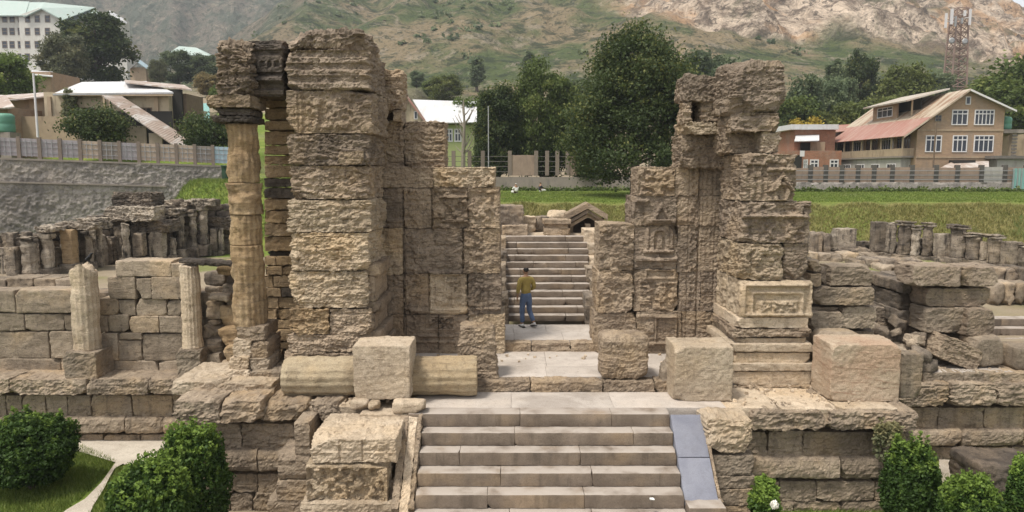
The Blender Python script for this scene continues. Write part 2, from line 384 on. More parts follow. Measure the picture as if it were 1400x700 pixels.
# ------------------------------------------------------------------ floors of the gateway
XL, XR = W(578, 600, 14.0).x, W(917, 600, 14.0).x
Z1, Z2, Z3, ZG = -0.40, -0.19, 0.03, -2.2
def slabs(parent, xs, ys, z0, z1, mat, seed, jitter=.05, name='paving_slab', **kw):
    rs = random.Random(seed)
    for j in range(len(ys) - 1):
        x = xs[0]; o = rs.uniform(-.3, .3)
        cuts = [xs[0]] + [c + rs.uniform(-jitter, jitter) * 4 + o for c in xs[1:-1]] + [xs[-1]]
        for a, b in zip(cuts[:-1], cuts[1:]):
            block(name, a, b, ys[j], ys[j + 1], z0, z1 + rs.uniform(-.004, .004), mat, parent, gap=.004, r=.008, rough=.004, strata=0, pits=.003, chips=1, chip=.04, res=.16, resy=.16)
forecourt = structure(thing('forecourt_paving', (0.7, 14.9, Z1), '', '')); del forecourt['label']; del forecourt['category']
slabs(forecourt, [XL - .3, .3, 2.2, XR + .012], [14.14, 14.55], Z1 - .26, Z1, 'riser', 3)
slabs(forecourt, [-2.05, 0.3, 2.3, 4.4], [14.55, 15.62], Z1 - .26, Z1, 'paving', 4)
sill = structure(thing('gate_sill', (1, 15.7, Z1), '', '')); del sill['label']; del sill['category']
for a, b, s in ((-3.2, -1.3, 1), (-1.3, .4, 2), (.4, 2.0, 3), (2.0, 3.15, 4), (3.15, 3.75, 5)):
    block('sill_stone', a, b, 15.62 + .03 * (s % 3), 16.1, Z1 - .1, Z2 + .004 * s, 'stone', sill, r=.04, rough=.02, strata=.03, chips=3, res=.04)
gatefloor = structure(thing('gate_floor', (1, 17, Z2), '', '')); del gatefloor['label']; del gatefloor['category']
slabs(gatefloor, [-3.2, -1.2, .6, 2.3, 3.6, 5.1], [16.1, 17.0, 18.45], Z2 - .3, Z2, 'paving', 5)
landing = structure(thing('landing_floor', (1, 19.5, Z3), '', '')); del landing['label']; del landing['category']
for a, b in ((-.6, .5), (.5, 1.5), (1.5, 2.7)):
    block('sill_stone', a, b, 18.42, 18.8, Z2 - .1, Z3 + .01, 'stone', landing, r=.03, rough=.015, strata=.025, chips=2, res=.04)
slabs(landing, [-.9, .3, 1.4, 3.0], [18.8, 19.7, 20.75], Z3 - .3, Z3, 'paving', 7)

# ------------------------------------------------------------------ flights of steps
def flight(name, label, xs, y_top, z_top, rise, run, n, mat, parts, seed, tmat=None, jit=.0):
    """n steps rising away from the viewer; xs = (x0, x1) of the lowest and of the highest step"""
    t = thing(name, ((xs[0][0] + xs[0][1]) / 2, y_top - run * n, z_top - rise * n), label, 'stairs'); rs = random.Random(seed)
    for k in range(n):
        zt = z_top - rise * (n - 1 - k); yf = y_top - run * (n - 1 - k); f = k / max(1, n - 1)
        a = xs[0][0] + (xs[1][0] - xs[0][0]) * f; b = xs[0][1] + (xs[1][1] - xs[0][1]) * f
        cuts = sorted([a, b] + [a + (b - a) * (i + rs.uniform(.25, .75)) / (parts - 1) for i in range(parts - 1)])
        for p, q in zip(cuts[:-1], cuts[1:]):
            block('step_stone', p, q, yf + rs.uniform(-jit, jit), yf + run * 1.35, zt - rise + .004, zt, mat, t, gap=.004, r=.012, rough=.006 + jit * .3, strata=0, pits=.004, chips=1, chip=.05, res=.07, resy=.15)
    return t
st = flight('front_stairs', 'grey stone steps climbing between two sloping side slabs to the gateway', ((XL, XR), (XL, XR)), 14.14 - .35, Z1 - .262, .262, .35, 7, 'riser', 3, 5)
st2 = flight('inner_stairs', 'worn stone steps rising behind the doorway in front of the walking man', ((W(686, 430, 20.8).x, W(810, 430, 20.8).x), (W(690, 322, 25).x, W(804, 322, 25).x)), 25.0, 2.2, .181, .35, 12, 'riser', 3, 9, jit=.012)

# ------------------------------------------------------------------ left gate tower
YT, YD = 16.2, 18.2              # faces of the towers and of the door wall
tx0, tx1 = -5.06, -3.18
LT = thing('gate_tower', ((tx0 + tx1) / 2, 17.2, Z1), 'tall flaking stone gate tower with a rounded top beside the slender fluted column', 'tower')
fl = relief([('flute', 392, 124, 416, 181, .012, .10), ('rect', 415, 124, 418, 181, -.05), ('orn', 420, 126, 505, 180, .022, 6), ('rect', 430, 134, 470, 176, .02), ('arch', 436, 140, 450, 172, -.02),
             ('bands', 392, 68, 503, 122, .03, .27), ('orn', 392, 68, 503, 122, .01, 8), ('rect', 404, 72, 480, 86, -.03)], YT)
sd = lambda Yv, Zv: .03 * np.cos(2 * np.pi * (Yv - 16.2) / .62) * sst(.3, 1.2, Zv - Z1) + .025 * sst(-.1, .1, fbm(np.stack([Yv * 6, Zv * 6, Zv * 0], 1), 2, 4))
LTC = [  # y0, y1, x0, x1, rough, strata, carve
    (38, 68, 388, 501, .05, .075, None), (68, 123, 392, 503, .025, .04, fl), (123, 183, 391, 507, .03, .035, fl), (183, 226, 393, 505, .035, .055, None), (226, 273, 394, 504, .04, .06, None),
    (273, 318, 393, 505, .035, .05, None), (318, 371, 396, 503, .04, .06, None), (371, 422, 395, 503, .035, .055, None), (458, 482, 391, 507, .03, .05, None), (482, 540, 388, 510, .03, .04, None)]
for i, (y0, y1, x0, x1, rg, stt, cv) in enumerate(LTC):
    X0, X1, za, zb = pr(x0, y0, x1, y1, YT)
    if i == len(LTC) - 1: za = Z1 - .02
    block('stone_block', X0 - .02 * (i % 2), X1 + .02 * ((i * 3) % 4 - 1.5), YT - (.06 if i in (0, 1) else 0) + .018 * (i * 2 % 3), 18.18, za, zb, ('stone_gr', 'stone_gr', 'stone', 'stone_gr', 'stone', 'stone_lt', 'stone_lt', 'stone_lt', 'stone', 'stone')[i], LT, res=.026, resy=.05, r=.2 if i == 0 else .15, rz=.14 if i == 0 else .016, rough=rg * 1.1, strata=stt, pits=.014, chips=5 if i == 0 else 2, chip=.5 if i == 0 else .18, gap=.002, carve=cv, side=sd, seed=500 + i)
for (x0, y0, x1, y1, m, dy) in ((396, 422, 450, 459, 'ochre', -.02), (450, 422, 507, 459, 'stone', .06)):
    X0, X1, za, zb = pr(x0, y0, x1, y1, YT)
    block('stone_block', X0, X1, YT + dy, 18.15, za, zb, m, LT, res=.026, resy=.06, r=.05, rough=.045, strata=.05, pits=.012, chips=3, chip=.18)
pblock('stone_block', 461, 206, 497, 226, YT - .05, .3, 'stone', LT, res=.03, r=.03, rough=.02, strata=.03)
# mouldings that run along the inner flank
for k, (ya, yb, out) in enumerate(((358, 374, .18), (374, 408, .06), (408, 424, .16), (424, 446, .05), (446, 464, .20), (464, 482, .26), (482, 520, .3))):
    za, zb = W(505, yb, 16.9).z, W(505, ya, 16.9).z
    block('moulding', tx1 - .25, tx1 + out, 16.45 + .02 * (k % 2), 18.16, za, zb, 'stone', LT, r=.025 if out < .1 else .05, rough=.018, strata=.018, chips=3, chip=.1, res=.035, resy=.05)

# pier of small ochre courses between column and tower
PI_ = thing('brick_pier', (-5.5, 17.8, Z1), 'narrow pier of small ochre stone courses squeezed between the tall column and the tower', 'pier')
rs = random.Random(11); y = 131.0; rowi = 0
while y < 522:
    hgt = rs.uniform(11, 17) if y > 345 else rs.uniform(13, 21)
    if 338 < y < 346:
        hgt = 6
        pblock('brick', 366, y, 416, y + hgt, 17.62, .8, 'dark_and_shade', PI_, r=.01, rough=.01, strata=0, res=.06); y += hgt; continue  # shaded gap between courses painted as a dark set-back course
    y2 = min(y + hgt, 524)
    cuts = [361, 416] if y < 340 else [361 + rs.uniform(-1, 1), 361 + rs.uniform(11, 27), 416]
    for a, b in zip(cuts[:-1], cuts[1:]):
        pblock('brick', a, y, b, y2, 17.4 + rs.uniform(-.03, .05), .8, 'dark_and_shade' if rs.random() < .06 else 'ochre', PI_, r=.022, rough=.02, strata=.018 if y < 340 else .008, chips=1, chip=.06, res=.035, resy=.2, gap=.012)
    y = y2; rowi += 1
# the tall column
cx = W(336, 300, 16.45).x; CY = 16.45
CO = thing('fluted_column', (cx, CY, Z1), 'tall worn fluted column on a rubble pedestal carrying the dark shaded stone beam', 'column')
z_of = lambda y: W(336, y, 16.1).z
for k, (ya, yb, r0, r1, m) in enumerate(((168, 250, .345, .355, 'ochre'), (250, 294, .37, .37, 'ochre'), (294, 336, .35, .36, 'ochre'), (336, 452, .36, .375, 'ochre'))):
    za, zb = z_of(yb), z_of(ya); me = lathe_mesh([(r1, 0), (r0, zb - za - .01)], 64, 16, .03 if k in (0, 2, 3) else .0, .06 if k != 1 else .07, .04 if k == 1 else .022, 30 + k, .03)
    link('column_drum', me, M[m], CO, (cx + .01 * (k % 2), CY, za))
zc = z_of(168)
for k, (ya, yb, hw, m, dy) in enumerate(((158, 168, .46, 'dark_and_shade', 0), (148, 158, .40, 'dark_and_shade', .04), (130, 148, .50, 'stone', -.02))):
    za, zb = z_of(yb), z_of(ya)
    block('capital_block', cx - hw - (.06 if k == 2 else .02), cx + hw * .8, CY - hw + dy, CY + .5, za, zb, m, CO, r=.03, rough=.02, strata=.03, chips=3, chip=.1, res=.03)
for (x0, y0, x1, y1, dy, m) in ((322, 446, 362, 466, -.05, 'stone'), (318, 464, 344, 490, -.12, 'pale'), (342, 466, 366, 492, -.1, 'stone'), (312, 488, 340, 508, -.2, 'pale'), (340, 490, 368, 509, -.16, 'wall'), (306, 506, 341, 524, -.3, 'pale'), (341, 508, 392, 524, -.34, 'wall')):
    pblock('pedestal_stone', x0, y0, x1, y1, CY - .35 + dy, 1.0, m, CO, r=.05, rough=.03, strata=.03, chips=3, chip=.12, res=.03, **({'zmin': Z1 - .02} if y1 > 520 else {}))
# the beam the column carries
BE = thing('stone_beam', (-6.0, 16.4, z_of(131)), 'ragged stone beam block with carved bands painted in shade, lying across column and tower', 'beam')
bc = relief([('bands', 340, 56, 396, 130, .035, .24), ('dent', 344, 84, 396, 92, .04, .16), ('rect', 336, 104, 396, 112, .05), ('rect', 350, 112, 396, 131, -.05)], 16.3)
X0, X1, za, zb = pr(293, 53, 343, 130, 15.9)
block('beam_block', X0, X1, 15.9, 17.3, za, zb, 'stone_gr', BE, r=.09, rough=.06, strata=.085, pits=.014, chips=5, chip=.3, res=.026, resy=.05)
X0, X1, za, zb = pr(339, 54, 396, 132, 16.3)
block('beam_block', X0, tx0 + .08, 16.3, 17.4, za, zb, 'dark_and_shade', BE, r=.04, rough=.02, strata=.03, carve=bc, res=.024, resy=.08, chips=2)  # shade over this half of the beam painted as dark stone

# ------------------------------------------------------------------ left door wall
LD = thing('carved_wall', (W(605, 400, YD).x, 18.6, Z2), 'carved stone wall with a stepped ragged top left of the doorway, behind the fallen column', 'wall')
lw = relief([('rect', 551, 262, 553.5, 470, -.07), ('rect', 589, 230, 591, 318, -.06), ('rect', 632, 316, 634.5, 368, -.06), ('rect', 637.5, 375, 640, 462, -.06), ('rect', 585, 372, 588, 424, -.06),
             ('orn', 554, 258, 572, 460, .022, 7), ('orn', 592, 262, 676, 312, .035, 5), ('orn', 636, 312, 660, 440, .026, 7), ('orn', 555, 318, 632, 372, .016, 5), ('orn', 590, 236, 640, 258, .03, 5), ('orn', 648, 230, 676, 258, .03, 5),
             ('rect', 586, 371, 632, 376, .06), ('rect', 560, 423, 640, 428, .05), ('rect', 552, 421, 690, 424, .03), ('frame', 582, 432, 622, 452, .03, .04), ('orn', 585, 435, 619, 449, .045, 11), ('rect', 572, 458, 620, 461, .05), ('rect', 568, 466, 622, 469, .04),
             ('rect', 596, 385, 613, 418, .02), ('orn', 594, 378, 630, 420, .025, 7), ('rect', 618, 380, 621, 420, .04), ('rect', 626, 380, 629, 420, -.03), ('rect', 668, 392, 670, 470, -.05), ('rect', 640, 392, 666, 420, .02), ('rect', 528, 300, 552, 304, .03), ('rect', 600, 268, 640, 271, .05), ('rect', 604, 300, 640, 304, .05)], YD)
LDB = [(508, 228, 592, 257), (592, 229, 677, 256), (508, 257, 552, 312), (552, 257, 590, 312), (590, 256, 640, 312), (640, 256, 683, 312), (508, 312, 551, 376), (551, 312, 633, 374), (633, 312, 684, 374),
       (508, 376, 552, 430), (552, 374, 587, 430), (587, 374, 639, 430), (639, 374, 685, 430), (508, 430, 552, 492), (552, 430, 600, 492), (600, 430, 641, 492), (641, 430, 690, 492)]
for i, (x0, y0, x1, y1) in enumerate(LDB):
    kw = dict(zmin=Z2 - .02) if y1 > 485 else {}
    pblock('stone_block', x0, y0, x1, y1, YD + .012 * (i * 7 % 5), 1.15, ('stone', 'stone_gr', 'stone', 'stone_lt', 'stone')[(i * 3) % 5], LD, r=.02, rough=.018, strata=.026, pits=.012, chips=1, chip=.05, res=.024, resy=.06, carve=lw, gap=.002, **kw)
for (x0, y0, x1, y1, Y) in ((527, 165, 552, 229, 18.55), (552, 166, 609, 228, 18.6), (612, 206, 640, 229, 18.9)):
    if x0 == 612: continue
    pblock('stone_block', x0, y0, x1, y1, Y, .9, 'stone', LD, r=.05, rough=.03, strata=.05, pits=.012, chips=2, chip=.12, res=.028, resy=.08)
pblock('stone_block', 500, 92, 550, 152, 18.15, 1.1, 'stone', LD, r=.12, rough=.05, strata=.06, pits=.012, chips=4, chip=.3, res=.028, resy=.06)
pblock('stone_block', 500, 165, 528, 230, 18.5, .9, 'stone', LD, r=.03, rough=.03, strata=.03, res=.04)
pblock('stone_block', 537, 150, 549, 166, 18.3, .8, 'stone', LD, r=.03, rough=.02, strata=.02, res=.04)
pblock('stone_block', 500, 150, 538, 166, 18.85, .5, 'dark_and_shade', LD, r=.03, rough=.02, strata=.02, res=.06)  # dark back of the hole, its shade put into the colour

# ------------------------------------------------------------------ right door wall
RD = thing('carved_wall', (W(900, 400, YD).x, 18.6, Z2), 'carved stone wall with niche and stepped broken edge right of the doorway', 'wall')
rw = relief([('tri', 890, 276, 918, 302, .07), ('tri', 896, 284, 912, 300, -.05), ('rect', 884, 300, 924, 306, .05), ('arch', 889, 312, 916, 345, .03), ('arch', 895, 316, 910, 342, -.05), ('arch', 899, 322, 906, 340, .05), ('rect', 881, 342, 921, 346, .06), ('rect', 870, 352, 926, 357, .08), ('tri', 892, 346, 908, 364, .04),
             ('rect', 884, 312, 888, 340, .04), ('rect', 917, 312, 921, 340, .04), ('frame', 882, 368, 924, 382, .03, .05), ('rect', 865, 366, 875, 425, -.05), ('orn', 876, 386, 926, 424, .03, 6), ('orn', 944, 230, 953, 424, .018, 9), ('rect', 954, 230, 956, 470, -.06), ('rect', 940, 230, 942, 470, -.035), ('rect', 926, 372, 928, 470, -.06),
             ('flute', 958, 230, 980, 368, .004, .12), ('orn', 874, 232, 922, 266, .035, 5), ('orn', 820, 310, 866, 420, .02, 5), ('rect', 872, 430, 925, 434, .03), ('rect', 884, 440, 894, 455, .04), ('frame', 895, 432, 926, 470, .03, .05), ('rect', 868, 468, 930, 472, .04), ('rect', 975, 290, 977, 470, -.04), ('rect', 866, 272, 888, 276, .05), ('rect', 868, 280, 884, 296, -.04)], YD)
RDB = [(872, 228, 923, 268), (923, 229, 956, 268), (956, 229, 1000, 268), (864, 268, 925, 309), (925, 268, 955, 309), (955, 268, 1000, 309), (819, 306, 867, 370), (867, 309, 926, 368), (926, 309, 953, 372), (953, 309, 1000, 372),
       (816, 370, 866, 428), (866, 368, 927, 426), (927, 372, 958, 426), (958, 372, 1000, 426), (812, 428, 870, 478), (870, 426, 931, 492), (931, 426, 1000, 492)]
for i, (x0, y0, x1, y1) in enumerate(RDB):
    kw = dict(zmin=Z2 - .02) if y1 > 475 else {}
    pblock('stone_block', x0, y0, x1, y1, YD + .012 * (i * 7 % 5), 1.15, ('stone', 'stone_gr', 'stone', 'stone', 'stone_gr')[(i * 3) % 5], RD, r=.02, rough=.018, strata=.022, pits=.011, chips=3 if x0 < 868 else 0, chip=.2, res=.024, resy=.06, carve=rw, gap=.002, **kw)

# ------------------------------------------------------------------ right gate tower
rx0 = W(1013, 350, YT).x; rx1 = W(1108, 330, YT).x
RT = thing('gate_tower', ((rx0 + rx1) / 2, 17.1, Z1), 'broken gate tower with a framed scroll panel above a moulded base, crowned by loose blocks', 'tower')
tw = relief([('tri', 1051, 234, 1089, 262, .06), ('tri', 1058, 243, 1082, 262, -.07), ('arch', 1058, 248, 1080, 274, .045), ('arch', 1063, 254, 1075, 272, -.06), ('rect', 1050, 230, 1090, 234, .05), ('flute', 1020, 228, 1050, 272, .015, .16), ('rect', 1014, 222, 1050, 226, .05), ('orn', 1014, 212, 1088, 228, .03, 6), ('orn', 1014, 280, 1108, 330, .03, 5), ('rect', 1016, 294, 1104, 298, .06), ('orn', 1016, 334, 1072, 380, .03, 6), ('rect', 1026, 338, 1028, 380, -.05),
             ('frame', 1015, 386, 1110, 432, .03, .07), ('frame', 1026, 398, 1098, 431, .04, .06), ('rect', 1037, 411, 1089, 427, .035), ('orn', 1040, 413, 1086, 425, .025, 13), ('dent', 1040, 431, 1086, 434, .03, .12), ('rect', 1020, 388, 1104, 392, .04)], YT)
sdr = lambda Yv, Zv: .02 * np.sign(np.sin(2 * np.pi * (Yv - 16.1) / .7)) * .5 + .03 * (sst(-.1, .1, fbm(np.stack([Yv * 5, Zv * 5, Zv * 0], 1), 2, 4)) - .5)
RTC = [(210, 276, rx0, W(1089, 240, YT).x, YT, tw), (276, 333, rx0, rx1, YT, tw), (333, 384, rx0, W(1073, 350, YT).x, YT, tw), (333, 384, W(1073, 350, YT).x, rx1, YT + .04, None), (384, 434, rx0 + .02, W(1110, 400, YT).x, YT - .02, tw)]
for i, (y0, y1, X0, X1, Y, cv) in enumerate(RTC):
    block('stone_block', X0, X1, Y, 18.16, W(1050, y1, YT).z, W(1050, y0, YT).z, ('stone', 'stone_gr', 'stone_lt', 'stone_gr', 'stone_lt')[i], RT, r=.11 if i < 4 else .04, rz=.018, rough=.03 if i < 4 else .012, strata=.04 if i < 4 else .01, pits=.012, chips=3 if i < 4 else 1, chip=.16, carve=cv, side=sdr, res=.024, resy=.045, seed=700 + i)
pf = lambda a: (lambda t: a * np.sin(np.pi * np.clip(t, 0, 1)) ** .7)
for i, (ya, yb, out, rr, m, rg) in enumerate(((434, 449, .04, .02, 'pale', .012), (449, 462, .10, .05, 'stone', .04), (462, 470, .02, .02, 'pale', .01), (470, 482, .16, .05, 'pale', .012), (482, 497, .10, .015, 'pale', .01), (497, 508, .20, .04, 'pale', .012), (508, 528, .16, .02, 'pale', .012), (528, 541, .26, .02, 'stone', .012))):
    Yf = YT - out; za, zb = W(1050, yb, Yf).z, W(1050, ya, Yf).z
    if i == 7: za = Z1 - .02
    block('base_moulding', rx0 - out * 1.3, rx1 + out * .8, Yf, 18.1, za, zb, m, RT, r=rr, rough=rg, strata=.01 if m == 'pale' else .04, pits=.006, chips=4, chip=.12, res=.026, resy=.05, seed=760 + i)
TOPS = [(990, 160, 1042, 211, 17.0, 1.1, 'stone', None, .05), (1041, 179, 1069, 211, 16.55, .55, 'pale', None, .05), (1002, 152, 1068, 181, 16.45, 1.3, 'stone_gr', None, .05),
        (936, 100, 999, 140, 17.5, 1.2, 'stone_gr', (0, 3, 0), .09), (958, 138, 1003, 167, 17.6, 1.0, 'stone', None, .05), (935, 138, 947, 170, 17.55, .9, 'stone', None, .03), (946, 138, 960, 170, 18.2, .6, 'dark_and_shade', None, .03), (936, 165, 988, 184, 17.5, 1.2, 'stone_lt', None, .03), (931, 182, 992, 231, 17.85, 1.2, 'stone', None, .06)]  # the darkest block paints the shade in the notch
for i, (x0, y0, x1, y1, Y, dp, m, rot, rr) in enumerate(TOPS):
    pblock('stone_block', x0, y0, x1, y1, Y, dp, m, RT, r=rr, rough=.035, strata=.05, pits=.012, chips=4, chip=.2, res=.028, resy=.06, rot=rot, gap=.03)
pblock('crown_stone', 996, 80, 1076, 154, 16.35, 1.2, 'stone_gr', RT, r=.16, rough=.04, strata=.05, pits=.012, chips=4, chip=.4, res=.026, resy=.05, rot=(0, -3, 10), taper=(.95, .9), seed=77)

# ------------------------------------------------------------------ loose stones on the forecourt
def drum(name, label, a, b, r, mat, flutes=16, seed=5, zc=None):
    L = (Vector(b) - Vector(a)).length
    me = lathe_mesh([(r * .90, 0), (r, .12), (r * .99, L - .1), (r * .97, L)], 64, flutes, .028, .03, .0, seed, .04)
    o = link(name, me, M[mat], None, a); d = (Vector(b) - Vector(a)).normalized(); o.rotation_mode = 'QUATERNION'; o.rotation_quaternion = d.to_track_quat('Z', 'Y')
    return tag(o, label, 'column')
rD = .44; yb = 15.35
drum('fallen_column', 'fallen fluted column drum lying on its side across the forecourt behind the cubic pale block', (W(391, 512, yb).x, yb - .06, Z1 + rD), (W(652, 506, yb).x, yb + .1, Z1 + rD - .02), rD, 'drum', 16, 41)
kw = dict(r=.045, rough=.022, strata=.0, pits=.01, chips=4, chip=.14, res=.03)
loose('cut_block', 'pale squared stone block propped on pebbles in front of the fallen column', 'stone', 483, 473, 560, 547, 14.55, .95, 'pale', None, taper=(1.04, .95), **kw)
for i, (x0, y0, x1, y1) in enumerate(((478, 545, 503, 561), (502, 548, 518, 562), (536, 546, 580, 566), (556, 530, 572, 540))):
    p = G((x0 + x1) / 2, y1, Z1); hz = (y1 - y0) / 66
    o = block('pebble', p.x - (x1 - x0) / 132, p.x + (x1 - x0) / 132, p.y, p.y + .35, Z1 - .02, Z1 + hz * .8, 'pale' if i < 3 else 'dark', r=.07, rough=.02, strata=.0, chips=3, chip=.1, res=.04)
    tag(o, ['flat pebble wedged under the left side of the pale squared block', 'round pebble wedged under the middle of the pale squared block', 'flat pale stone on the forecourt beside the pale squared block at the top step', 'dark pebble lying between the squared block and the fallen column'][i], 'stone')
loose('cut_block', 'weathered rounded stone block standing alone on the gate floor in the doorway', 'stone', 822, 459, 888, 521, 15.78, .85, 'stone', Z2 - .01, **dict(kw, r=.14, rough=.03, strata=.03))
loose('carved_block', 'carved worn stone stump at the end of the fallen column beside the doorway', 'stone', 622, 448, 681, 517, 15.95, .8, 'stone', Z2 - .01, **dict(kw, rough=.03, strata=.04, taper=(.8, .9)))
loose('cut_block', 'tall squared cream block with a chipped base left of the moulded tower base', 'stone', 922, 474, 1003, 549, 14.95, .95, 'pale', Z1 - .01, **kw)
loose('cut_block', 'large squared block with pink brown veins and cracks right of the moulded tower base', 'stone', 1136, 471, 1232, 548, 14.95, 1.0, 'veined', Z1 - .01, **dict(kw, strata=.006))
loose('boulder', 'round topped grey stone half hidden behind the veined squared block', 'stone', 1123, 456, 1182, 520, 15.95, .8, 'wall', Z1 - .01, **dict(kw, r=.2))
loose('cut_block', 'small grey upright slab leaning beside the veined squared block', 'stone', 1233, 484, 1262, 531, 15.6, .4, 'wall', Z1 - .15, **dict(kw, r=.03))
loose('boulder', 'small rounded stone tucked behind the cream squared block', 'stone', 905, 494, 926, 520, 15.7, .4, 'wall', Z1 - .01, **dict(kw, r=.1))
# ------------------------------------------------------------------ podium of the gateway
def rows(parent, data, Y, dep, mat, name='stone_block', zmin=None, **kw):
    for (y0, y1, xs, k2) in data:
        k = dict(r=.035, rough=.022, strata=.02, pits=.008, chips=2, chip=.1, res=.036, resy=.2); k.update(kw); k.update(k2); m = k.pop('mat', mat); dy = k.pop('dy', 0.0); z = k.pop('zmin', None)
        for i, (a, b) in enumerate(zip(xs[:-1], xs[1:])):
            pblock(name, a, y0, b, y1, Y + dy + .01 * ((i * 5 + int(y0)) % 4), dep, m, parent, **({'zmin': z} if z is not None else {}), **k)
ZB = -2.9
PL = thing('podium', (-4.5, 15.5, ZG), 'flaking stone podium left of the front steps carrying tower and column', 'podium')
rows(PL, [(548, 580, (236, 300, 357), dict(rough=.045, strata=.05, chips=4, chip=.2, dy=-.1, r=.06)), (551, 579, (358, 420, 470), dict(rough=.05, strata=.05, chips=4, chip=.25, r=.07)),
          (579, 616, (262, 330, 404), dict(strata=.045, dy=.22)), (616, 648, (270, 351, 402), dict(torus=True, r=.15, dy=.08)), (648, 674, (270, 317, 352, 404), dict(dy=.22)), (674, 702, (270, 314, 345, 404), dict(dy=.22)), (702, 780, (270, 330, 404), dict(dy=.2, zmin=ZB))], 14.45, 2.6, 'plinth')
rows(PL, [(578, 623, (402, 424), {}), (620, 659, (379, 424), dict(torus=True, r=.14)), (657, 685, (377, 424), {}), (684, 780, (366, 424), dict(zmin=ZB))], 13.85, 1.0, 'plinth')
for (x0, y0, x1, y1, Y) in ((232, 522, 305, 541, 15.3), (305, 524, 372, 541, 15.2)):
    pblock('top_slab', x0, y0, x1, y1, Y, 1.7, 'pale', PL, r=.05, rough=.035, strata=.03, chips=4, chip=.2, res=.04)
for i, (a, b, y0, y1) in enumerate(((-6.6, -5.2, 14.7, 16.3), (-5.2, -4.0, 14.62, 16.25), (-4.0, -3.05, 14.6, 16.2), (-3.05, -2.0, 14.16, 15.6))):
    block('top_slab', a, b, y0, y1, Z1 - .3, Z1 - .012 * (i % 2), 'pale', PL, r=.03, rough=.02, strata=.012, chips=2, chip=.1, res=.06)
wbox('core', -6.1, 3.9, 14.95, 20.8, ZB, -.72, M['dark'], PL)
PRt = thing('podium', (6.2, 15.5, ZG), 'broken stone podium right of the front steps with a ragged overhanging ledge', 'podium')
rows(PRt, [(563, 591, (1028, 1135, 1257), dict(rough=.05, strata=.055, chips=5, chip=.22, dy=-.12, r=.07)), (590, 627, (1022, 1050, 1098, 1203, 1248), dict(dy=.2, strata=.035)), (626, 658, (1028, 1150, 1246), dict(torus=True, r=.15, dy=.06)), (658, 686, (1022, 1066, 1117, 1196, 1246), dict(dy=.2)), (686, 714, (1022, 1085, 1151, 1246), dict(dy=.2)), (714, 790, (1022, 1110, 1246), dict(dy=.18, zmin=ZB))], 14.45, 2.6, 'plinth')
for i, (a, b, y0, y1) in enumerate(((4.35, 5.5, 14.55, 16.2), (5.5, 6.7, 14.5, 16.3), (6.7, 7.9, 14.5, 16.6))):
    block('top_slab', a, b, y0, y1, Z1 - .3, Z1 - .01 * (i % 2), 'pale', PRt, r=.04, rough=.025, strata=.02, chips=3, chip=.15, res=.05)
wbox('core', 3.95, 7.6, 14.95, 20.8, ZB, -.72, M['dark'], PRt)
# left stair pedestal and carved ramp
PE = thing('stair_pedestal', (-2.9, 13.5, ZG), 'carved square pedestal with heavy cap slab at the left foot of the front steps', 'pedestal')
pc = relief([('orn', 422, 637, 527, 686, .035, 7.5), ('frame', 417, 633, 532, 690, .04, .09)], 13.0)
pblock('cap_slab', 424, 600, 542, 634, 12.88, 1.5, 'pale', PE, r=.05, rough=.03, strata=.03, chips=4, chip=.2, res=.03, resy=.05, carve=relief([('rect', 424, 615, 542, 618, -.03), ('rect', 463, 602, 466, 634, -.05), ('rect', 494, 602, 496, 634, -.05)], 12.88))
pblock('carved_panel', 419, 633, 531, 690, 12.93, 1.3, 'stone_lt', PE, r=.03, rough=.02, strata=.02, pits=.014, carve=pc, res=.022, resy=.1)
pblock('base_block', 410, 688, 604, 790, 12.75, 1.2, 'pale', PE, zmin=ZB, r=.05, rough=.03, strata=.03, chips=3, res=.04)
def ramp(parent, name, X0, X1, p0, p1, th, mat, **kw):
    a = Vector((0, *p0)); b = Vector((0, *p1)); d = b - a; ang = math.degrees(math.atan2(d.z, d.y)); L = d.length
    n = Vector((0, -math.sin(R(ang)), math.cos(R(ang)))); c = (a + b) / 2 - n * th / 2; c.x = (X0 + X1) / 2
    me = stone_mesh(X1 - X0, L, th, wx=c.x, **kw); o = link(name, me, M[mat], parent, c); o.rotation_euler = (R(ang), 0, 0); return o
xa = W(541, 600, 13.4).x
ramp(PE, 'ramp_slab', xa + .01, xa + .16, (12.62, -1.66), (14.05, -.40), .5, 'stone', r=.03, rough=.02, strata=.03, chips=2, res=.03, resy=.03)
ramp(PE, 'ramp_slab', xa + .16, XL - .10, (12.6, -1.72), (14.05, -.43), .5, 'pale', r=.03, rough=.02, strata=.02, pits=.014, chips=2, res=.03, resy=.03)
ramp(PE, 'ramp_slab', XL - .10, XL - .01, (12.62, -1.64), (14.1, -.37), .5, 'stone', r=.03, rough=.03, strata=.04, chips=4, res=.03, resy=.03)
block('ramp_fill', xa - .1, XL - .02, 13.1, 14.3, ZB, -1.35, 'plinth', PE, res=.1)
# right ramp: smooth blue grey slabs
RS = thing('stair_ramp', (3.4, 13.4, ZG), 'smooth blue grey stone ramp slabs edging the right side of the front steps', 'ramp')
xb, xc = XR + .012, W(966, 600, 13.9).x
ramp(RS, 'ramp_slab', xb, xc - .06, (13.43, -1.005), (14.13, -.405), .3, 'blue', r=.012, rough=.004, strata=0, pits=.002, chips=1, chip=.04, res=.1, resy=.1)
ramp(RS, 'ramp_slab', xb, xc - .06, (12.72, -1.615), (13.42, -1.015), .3, 'blue', r=.012, rough=.004, strata=0, pits=.002, chips=1, chip=.04, res=.1, resy=.1)
ramp(RS, 'ramp_edge', xc - .055, xc + .01, (12.74, -1.6), (14.1, -.43), .3, 'stone', r=.02, rough=.02, strata=.02, res=.04, resy=.04)
block('ramp_fill', xb, xc, 12.98, 14.2, ZB, -1.4, 'riser', RS, res=.1, rough=.004, strata=0)
